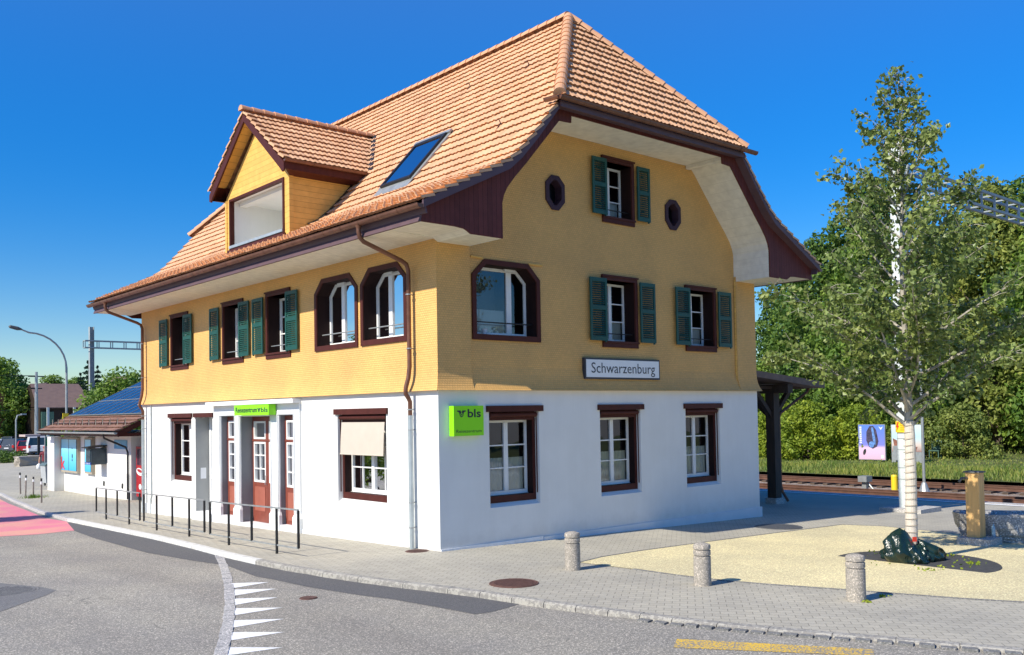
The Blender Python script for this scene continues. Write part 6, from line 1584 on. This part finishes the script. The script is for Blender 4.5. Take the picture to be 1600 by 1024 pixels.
a = atY(9, 655, 136); b = atY(42, 662, 136); sh = thing('grey_shed', 'grey blue shed with a flat dark roof behind the cars', 'shed', (a.x, 138, -.7)); m_ = MB(); m_.box(a.x, b.x, 136, 142, -.8, a.z-.15); part('wall', m_, mat('shed_wall', (.30,.36,.40), .7, .1), sh); m_ = MB(); m_.hexa([(a.x-.3,135.4,a.z-.15),(a.x-.3,142.6,a.z-.15),(b.x+.3,142.6,b.z-.1),(b.x+.3,135.4,b.z-.1),(a.x-.3,135.4,a.z+.05),(a.x-.3,142.6,a.z+.05),(b.x+.3,142.6,b.z+.08),(b.x+.3,135.4,b.z+.08)]); part('roof', m_, M['black'], sh)
a = atY(37, 676, 70); b = atY(68, 682, 70); sh = thing('shelter', 'small flat roofed shelter in front of the white van', 'shelter', (b.x-1, 70, -.7)); m_ = MB(); m_.box(a.x, b.x, 69.5, 71.5, b.z, b.z+.18); part('roof', m_, mat('shelter_roof', (.45,.36,.33), .8, .1), sh); m_ = MB(); c = atY(60.5, 700, 70); m_.box(c.x-.09, c.x+.09, 69.9, 70.1, -.75, b.z); part('post', m_, M['black'], sh)
a = atY(70, 683, 44); b = atY(82, 706, 44); m_ = MB(); m_.box(a.x, b.x, 44, 44.1, -.7, a.z); pn = solo('display_panel', m_, M['steel'], 'grey panel with green posters behind the waste container', 'panel', (a.x, 44, -.7))
m_ = MB()
for u in (.02, .5): m_.box(a.x+u*(b.x-a.x)+.05, a.x+(u+.42)*(b.x-a.x), 43.97, 43.99, a.z-.55, a.z-.1)
part('green_poster', m_, mat('poster_green', (.03,.22,.08), .4, .4, 6), pn)
m_ = MB(); c = og(52, 727); c.z = -.68; rough_block(m_, c, 2.6, 1.1, .85, .15, 17); solo('concrete_block', m_, M['concrete'], 'pale concrete block on the forecourt near the cars', 'block', c)
hb = make_tree('hedge_bush', 'low clipped dark green hedge bush at the left edge', 'bush', (*(og(10, 723).xy), -.68), 1.15, 1.5, 3000, .16, 'lf_dark', 51, 'bush', h0=.05, r0=.04, nb=16, cat_parts=('stem','foliage'))

# ---- parked cars
M['tyre'] = mat('tyre', (.015,.015,.015), .85, .1); M['rim'] = mat('rim', (.35,.35,.36), .35, .1, metal=.6); M['carglass'] = mat('car_glass', (.02,.03,.035), .08, .2, 2, spec=.9); M['lampred'] = mat('tail_lamp', (.45,.01,.01), .25, .1)
def car(px, py, rot, col, label, kind='hatch', Yd=None):
    c = og(px, py); c.z = -.68
    t = thing('parked_car', label, 'car' if kind != 'van' else 'van', (0,0,0), group='cars in the car park')
    Lc, Wc, Hc = {'hatch': (4.1, 1.76, 1.52), 'suv': (4.5, 1.86, 1.70), 'van': (4.9, 1.92, 1.98)}[kind]
    bel = {'hatch': .92, 'suv': 1.02, 'van': 1.10}[kind]; paint = mat('car_paint', col, .25, .03, 2, spec=.7)
    def sec(x, zl, zh, w, tw): return [(x,-w,zl),(x,-w*1.0,(zl+zh)/2),(x,-tw,zh),(x,tw,zh),(x,w*1.0,(zl+zh)/2),(x,w,zl)]
    h2, w2 = Lc/2, Wc/2; m_ = MB()
    st = [(-h2,.42,bel-.12,w2*.86),(-h2+.10,.30,bel-.02,w2*.96),(-h2+.7,.24,bel,w2),(0,.22,bel,w2),(h2-1.1,.22,bel-.04,w2),(h2-.35,.26,bel-.16,w2*.96),(h2,.40,bel-.34,w2*.82)]
    ss = [sec(x, a, b, w, w*.93) for x, a, b, w in st]
    for p, q in zip(ss, ss[1:]): m_.loft(p, q)
    m_.add(ss[0], [tuple(range(6))]); m_.add(ss[-1], [tuple(range(6))])
    rf = {'hatch': (-h2+.55, h2-1.9), 'suv': (-h2+.35, h2-1.75), 'van': (-h2+.12, h2-1.35)}[kind]; tb = {'hatch': -h2+.12, 'suv': -h2+.10, 'van': -h2+.03}[kind]; tf_ = h2-1.05 if kind != 'van' else h2-.75
    roofp = [(rf[0],-w2*.78,Hc-.06),(rf[0]+.2,-w2*.74,Hc),(rf[1],-w2*.72,Hc-.03),(rf[1],w2*.72,Hc-.03),(rf[0]+.2,w2*.74,Hc),(rf[0],w2*.78,Hc-.06)]
    m_.add(roofp+[(x,y,z-.07) for x,y,z in roofp], [(0,1,2,3,4,5),(11,10,9,8,7,6)]+[(i,(i+1)%6,6+(i+1)%6,6+i) for i in range(6)])
    for sy in (-1, 1):
        for (xa, za), (xb, zb) in (((tb,bel-.02),(rf[0],Hc-.07)), ((tf_,bel-.05),(rf[1],Hc-.06)), ((.15,bel),(.05,Hc-.05))): m_.beam((xa,sy*w2*.93,za), (xb,sy*w2*.76,zb), .12, .07)
    bd = part('body', m_, paint, t, local=True, smooth='auto')
    m_ = MB(); lo = [(tb+.03,-w2*.90,bel-.02),(tf_,-w2*.90,bel-.05),(tf_,w2*.90,bel-.05),(tb+.03,w2*.90,bel-.02)]; hi = [(rf[0]+.02,-w2*.75,Hc-.07),(rf[1],-w2*.72,Hc-.07),(rf[1],w2*.72,Hc-.07),(rf[0]+.02,w2*.75,Hc-.07)]; m_.loft(lo, hi); part('window', m_, M['carglass'], t, local=True, fix=False)
    for sx in (-h2+.85, h2-.85):
        for sy in (-1, 1):
            m_ = MB(); m_.tube([(sx,sy*(w2-.20),.32),(sx,sy*(w2+.01),.32)], .32, 16); wh = part('wheel', m_, M['tyre'], t, local=True); m_ = MB(); m_.tube([(sx,sy*(w2-.1),.32),(sx,sy*(w2+.02),.32)], .20, 12); part('rim', m_, M['rim'], wh, local=True)
    for sy in (-1, 1):
        m_ = MB(); m_.box(-h2-.015, -h2+.1, sy*w2*.80-.12, sy*w2*.80+.10, bel-.32, bel-.06); part('tail_lamp', m_, M['lampred'], t, local=True)
        m_ = MB(); m_.box(h2-.32, h2-.02, sy*w2*.68-.16, sy*w2*.68+.14, bel-.42, bel-.27); part('headlamp', m_, M['signw'], t, local=True)
    m_ = MB(); m_.box(-h2-.02, -h2+.06, -.26, .26, bel-.42, bel-.31); part('number_plate', m_, M['signw'], t, local=True)
    m_ = MB(); m_.box(-h2-.03, -h2+.12, -w2*.8, w2*.8, .30, .44); part('bumper', m_, M['black'], t, local=True)
    t.location = c; t.rotation_euler = (0, 0, rot); return t
car(57, 706, 1.36, (.72,.72,.72), 'white van seen from behind beside the shelter', 'van'); car(41, 705, 1.30, (.42,.02,.03), 'red car half hidden beside the white van', 'hatch'); car(30, 704, .75, (.06,.07,.09), 'dark grey off road car beside the red car', 'suv')
car(14, 702, .75, (.50,.54,.56), 'silver car at the left of the car park', 'hatch'); car(3, 701.5, .8, (.75,.75,.76), 'white car at the left edge of the photo', 'hatch'); car(22, 697, .75, (.10,.12,.15), 'dark car in the second row behind the silver one', 'hatch')

# ---- a person with a red cap
def person(loc, rot):
    t = thing('person', 'person in a maroon shirt and red cap walking by the side building', 'person', loc)
    V = []; E = []; R_ = []
    def v(p, r): V.append(p); R_.append(r); return len(V)-1
    def chain(start, pts):
        k = start
        for p, r in pts: n = v(p, r); E.append((k, n)); k = n
        return k
    hip = v((0,0,.95), (.16,.12)); w = chain(hip, [((0,0,1.10),(.15,.11)),((0,.0,1.28),(.17,.12)),((0,0,1.42),(.17,.10))])
    nk = chain(w, [((0,.01,1.52),(.06,.06)),((0,-.01,1.60),(.075,.085)),((0,-.02,1.69),(.078,.095)),((0,-.01,1.76),(.06,.07))])
    hands = []
    for s in (-1, 1):
        e = chain(w, [((s*.20,0,1.43),(.07,.07)),((s*.27,.02,1.16),(.048,.048)),((s*.29,-.10,.95),(.036,.036)),((s*.29,-.14,.89),(.030,.034)),((s*.29,-.16,.85),(.026,.034))]); hands.append(V[e])
        for k in range(4):
            f0_ = (s*.29+(k-1.5)*.018*s, -.17-.004*k, .83); L_ = (.062,.072,.068,.052)[k]
            chain(e, [(f0_,(.010,.010)),((f0_[0],f0_[1]-.012,f0_[2]-L_*.5),(.009,.009)),((f0_[0],f0_[1]-.006,f0_[2]-L_),(.008,.008))])
        chain(e-1, [((s*.26,-.165,.87),(.011,.011)),((s*.25,-.18,.835),(.009,.009))])
        st = .20*s
        chain(hip, [((s*.095,-.02,.86),(.10,.10)),((s*.10,-.10*s-.03,.50),(.062,.062)),((s*.10,-.05*s+.06,.10),(.042,.042)),((s*.10,-.05*s+.04,.045),(.042,.04)),((s*.10,-.05*s-.12,.03),(.04,.03))])
    me = bpy.data.meshes.new('person_body'); me.from_pydata(V, E, []); ob = bpy.data.objects.new('tmp', me); COL.objects.link(ob)
    md = ob.modifiers.new('skin', 'SKIN'); sv = me.skin_vertices[0].data
    for i, r in enumerate(R_): sv[i].radius = r; sv[i].use_root = (i == 0)
    sb_ = ob.modifiers.new('sub', 'SUBSURF'); sb_.levels = 1; sb_.render_levels = 1
    dg = bpy.context.evaluated_depsgraph_get(); bm2 = bpy.data.meshes.new_from_object(ob.evaluated_get(dg)); bpy.data.objects.remove(ob)
    m, nt, b = _nt('person_skin_and_clothes'); tc = N(nt, 'ShaderNodeTexCoord'); sp = N(nt, 'ShaderNodeSeparateXYZ'); nt.links.new(tc.outputs['Object'], sp.inputs[0])
    cr = N(nt, 'ShaderNodeValToRGB'); cr.color_ramp.interpolation = 'CONSTANT'; e = cr.color_ramp.elements; e[0].position, e[0].color = 0, (.02,.02,.02,1); e[1].position, e[1].color = .045, (.055,.06,.065,1)
    for p_, c_ in ((.49, (.17,.018,.03,1)), (.80, (.50,.27,.19,1))): x = e.new(p_); x.color = c_
    nt.links.new(math_n(nt, 'DIVIDE', sp.outputs['Z'], 1.9), cr.inputs['Fac']); 
    ax = math_n(nt, 'ABSOLUTE', sp.outputs['X']); arm = math_n(nt, 'MULTIPLY', math_n(nt, 'GREATER_THAN', ax, .215), math_n(nt, 'LESS_THAN', sp.outputs['Z'], 1.20))
    nt.links.new(mix_rgb(nt, cr.outputs['Color'], (.50,.27,.19,1), arm), b.inputs['Base Color']); b.inputs['Roughness'].default_value = .7
    bm2.materials.clear(); bm2.materials.append(m); bm2.polygons.foreach_set('use_smooth', [True]*len(bm2.polygons))
    bo = bpy.data.objects.new('body', bm2); COL.objects.link(bo); bo.parent = t
    m_ = MB(); m_.ball((0,-.01,1.77), (.095,.11,.075)); m_.obox((0,-.135,1.755), (.075,0,0), (0,.06,-.01), (0,0,.008)); part('cap', m_, mat('cap_red', (.50,.05,.045), .7, .1), t, local=True)
    m_ = MB(); m_.ball((0,-.105,1.665), (.016,.02,.022), 6, 5); part('nose', m_, mat('skin', (.50,.27,.19), .6, .05), t, local=True)
    m_ = MB()
    for s in (-1, 1): m_.ball((s*.032,-.098,1.69), .009, 6, 4)
    part('eye', m_, M['navy'], t, local=True); m_ = MB(); m_.obox((0,-.098,1.615), (.026,0,0), (0,.006,0), (0,0,.005)); part('mouth', m_, M['redp'], t, local=True)
    m_ = MB()
    for s in (-1, 1): m_.ball((s*.085,.0,1.68), (.012,.02,.03), 6, 5)
    part('ear', m_, bpy.data.materials['skin'], t, local=True)
    t.rotation_euler = (0, 0, rot); return t, hands
pl_ = Vector((4.78, 48.5, -.63)); pt, hd = person(pl_, -.35); pt.scale = (1.06,)*3
m_ = MB(); hx_ = hd[0]; q = Vector(hx_)*1.06; q.rotate(Matrix.Rotation(-.35, 3, 'Z')); q = q+pl_
m_.lathe(q+Vector((0,0,-.42)), [(.10,0),(.16,.05),(.15,.28),(.05,.37),(.012,.42)], 12); solo('carrier_bag', m_, M['signw'], 'white carrier bag held by the person in the red cap', 'bag', q+Vector((0,0,-.4)), smooth=True)

# ---- trees across the street, seen only as reflections in the panes
for src, x, y, s, rz, lb in ((tA, -52, 8, .62, 1, 'tree across the street mirrored in the chamfered street windows'), (tB, -54, 16, .66, 2, 'second tree across the street mirrored in the panes'), (tC, -52, 24, .7, 3, 'third tree across the street mirrored in the panes'), (tA, -50, 33, .6, 4, 'fourth tree across the street mirrored in the panes'),
    (tC, 8, -52, .62, 1, 'tree behind the camera mirrored in the gable windows'), (tA, 16, -55, .62, 2, 'second tree behind the camera mirrored in the gable windows'), (tB, 24, -52, .6, 3, 'third tree behind the camera mirrored in the gable windows'), (tC, 32, -50, .66, 4, 'fourth tree behind the camera mirrored in the gable windows'), (tA, 41, -52, .6, 5, 'fifth tree behind the camera mirrored in the gable windows')):
    o = copy_tree(src, (x, y, -.4), rz, s, lb); o['group'] = 'trees mirrored in the window panes'
copy_tree(tA, (-10.9, 20.6, -.5), 1.3, (.36, .36, .5), 'slim street tree left of the frame whose shadow lies on the red road surface')
# ================================================================== LIGHT, SKY, CAMERA
AZ, EL = math.radians(-1.4), math.radians(40.0)             # direction the light travels in plan, sun height
ld = Vector((math.cos(AZ)*math.cos(EL), math.sin(AZ)*math.cos(EL), -math.sin(EL)))
sun = bpy.data.lights.new('sun', 'SUN'); sun.energy = 5.0; sun.angle = math.radians(.53); sun.color = (1.0, .93, .79)
so_ = bpy.data.objects.new('sun', sun); COL.objects.link(so_); so_.rotation_euler = ld.to_track_quat('-Z', 'Y').to_euler(); so_.location = (-30, 0, 40)
wd = bpy.data.worlds.new('World'); SC.world = wd; wd.use_nodes = True; nt = wd.node_tree; bgn = nt.nodes['Background']
sk_ = nt.nodes.new('ShaderNodeTexSky'); sk_.sky_type = 'NISHITA'; sk_.sun_disc = False; sk_.sun_elevation = EL
sk_.sun_rotation = math.radians(SUNROT) if 'SUNROT' in globals() else math.atan2(-ld.x, -ld.y)
sk_.altitude = 800; sk_.air_density = 1.0; sk_.dust_density = .3; sk_.ozone_density = 2.0
hs = nt.nodes.new('ShaderNodeHueSaturation'); hs.inputs['Hue'].default_value = .512; nt.links.new(sk_.outputs['Color'], hs.inputs['Color'])
tcw = nt.nodes.new('ShaderNodeTexCoord'); spw = nt.nodes.new('ShaderNodeSeparateXYZ'); nt.links.new(tcw.outputs['Generated'], spw.inputs[0])
hv = ramp(nt, spw.outputs['Z'], [(.0, (.72,.72,.72,1)), (.45, (1.36,1.36,1.36,1)), (.14, (.92,.92,.92,1))]); nt.links.new(hv, hs.inputs['Value'])
sv_ = math_n(nt, 'SUBTRACT', 1.78, math_n(nt, 'MULTIPLY', math_n(nt, 'MULTIPLY', spw.outputs['Z'], 2.4, True), .37)); nt.links.new(sv_, hs.inputs['Saturation'])
nt.links.new(hs.outputs['Color'], bgn.inputs['Color']); bgn.inputs['Strength'].default_value = .125
cd = bpy.data.cameras.new('camera'); co = bpy.data.objects.new('camera', cd); COL.objects.link(co); SC.camera = co
cd.sensor_fit = 'HORIZONTAL'; cd.sensor_width = 36; cd.lens = 36*F_PX/1600; cd.shift_x = 0; cd.shift_y = (PPY-512)/1600; cd.clip_start = .1; cd.clip_end = 3000
rgt = Vector((_X.x, _Y.x, _Z.x)); upv = -Vector((_X.y, _Y.y, _Z.y)); bck = -Vector((_X.z, _Y.z, _Z.z))
co.matrix_world = Matrix(((rgt.x, upv.x, bck.x, CAM.x), (rgt.y, upv.y, bck.y, CAM.y), (rgt.z, upv.z, bck.z, CAM.z), (0,0,0,1)))
SC.view_settings.view_transform = 'Standard'; SC.view_settings.look = 'None'; SC.view_settings.exposure = 0.32; SC.view_settings.gamma = 1; SC.view_settings.use_curve_mapping = False
SC.cycles.max_bounces = 8; SC.cycles.transparent_max_bounces = 16
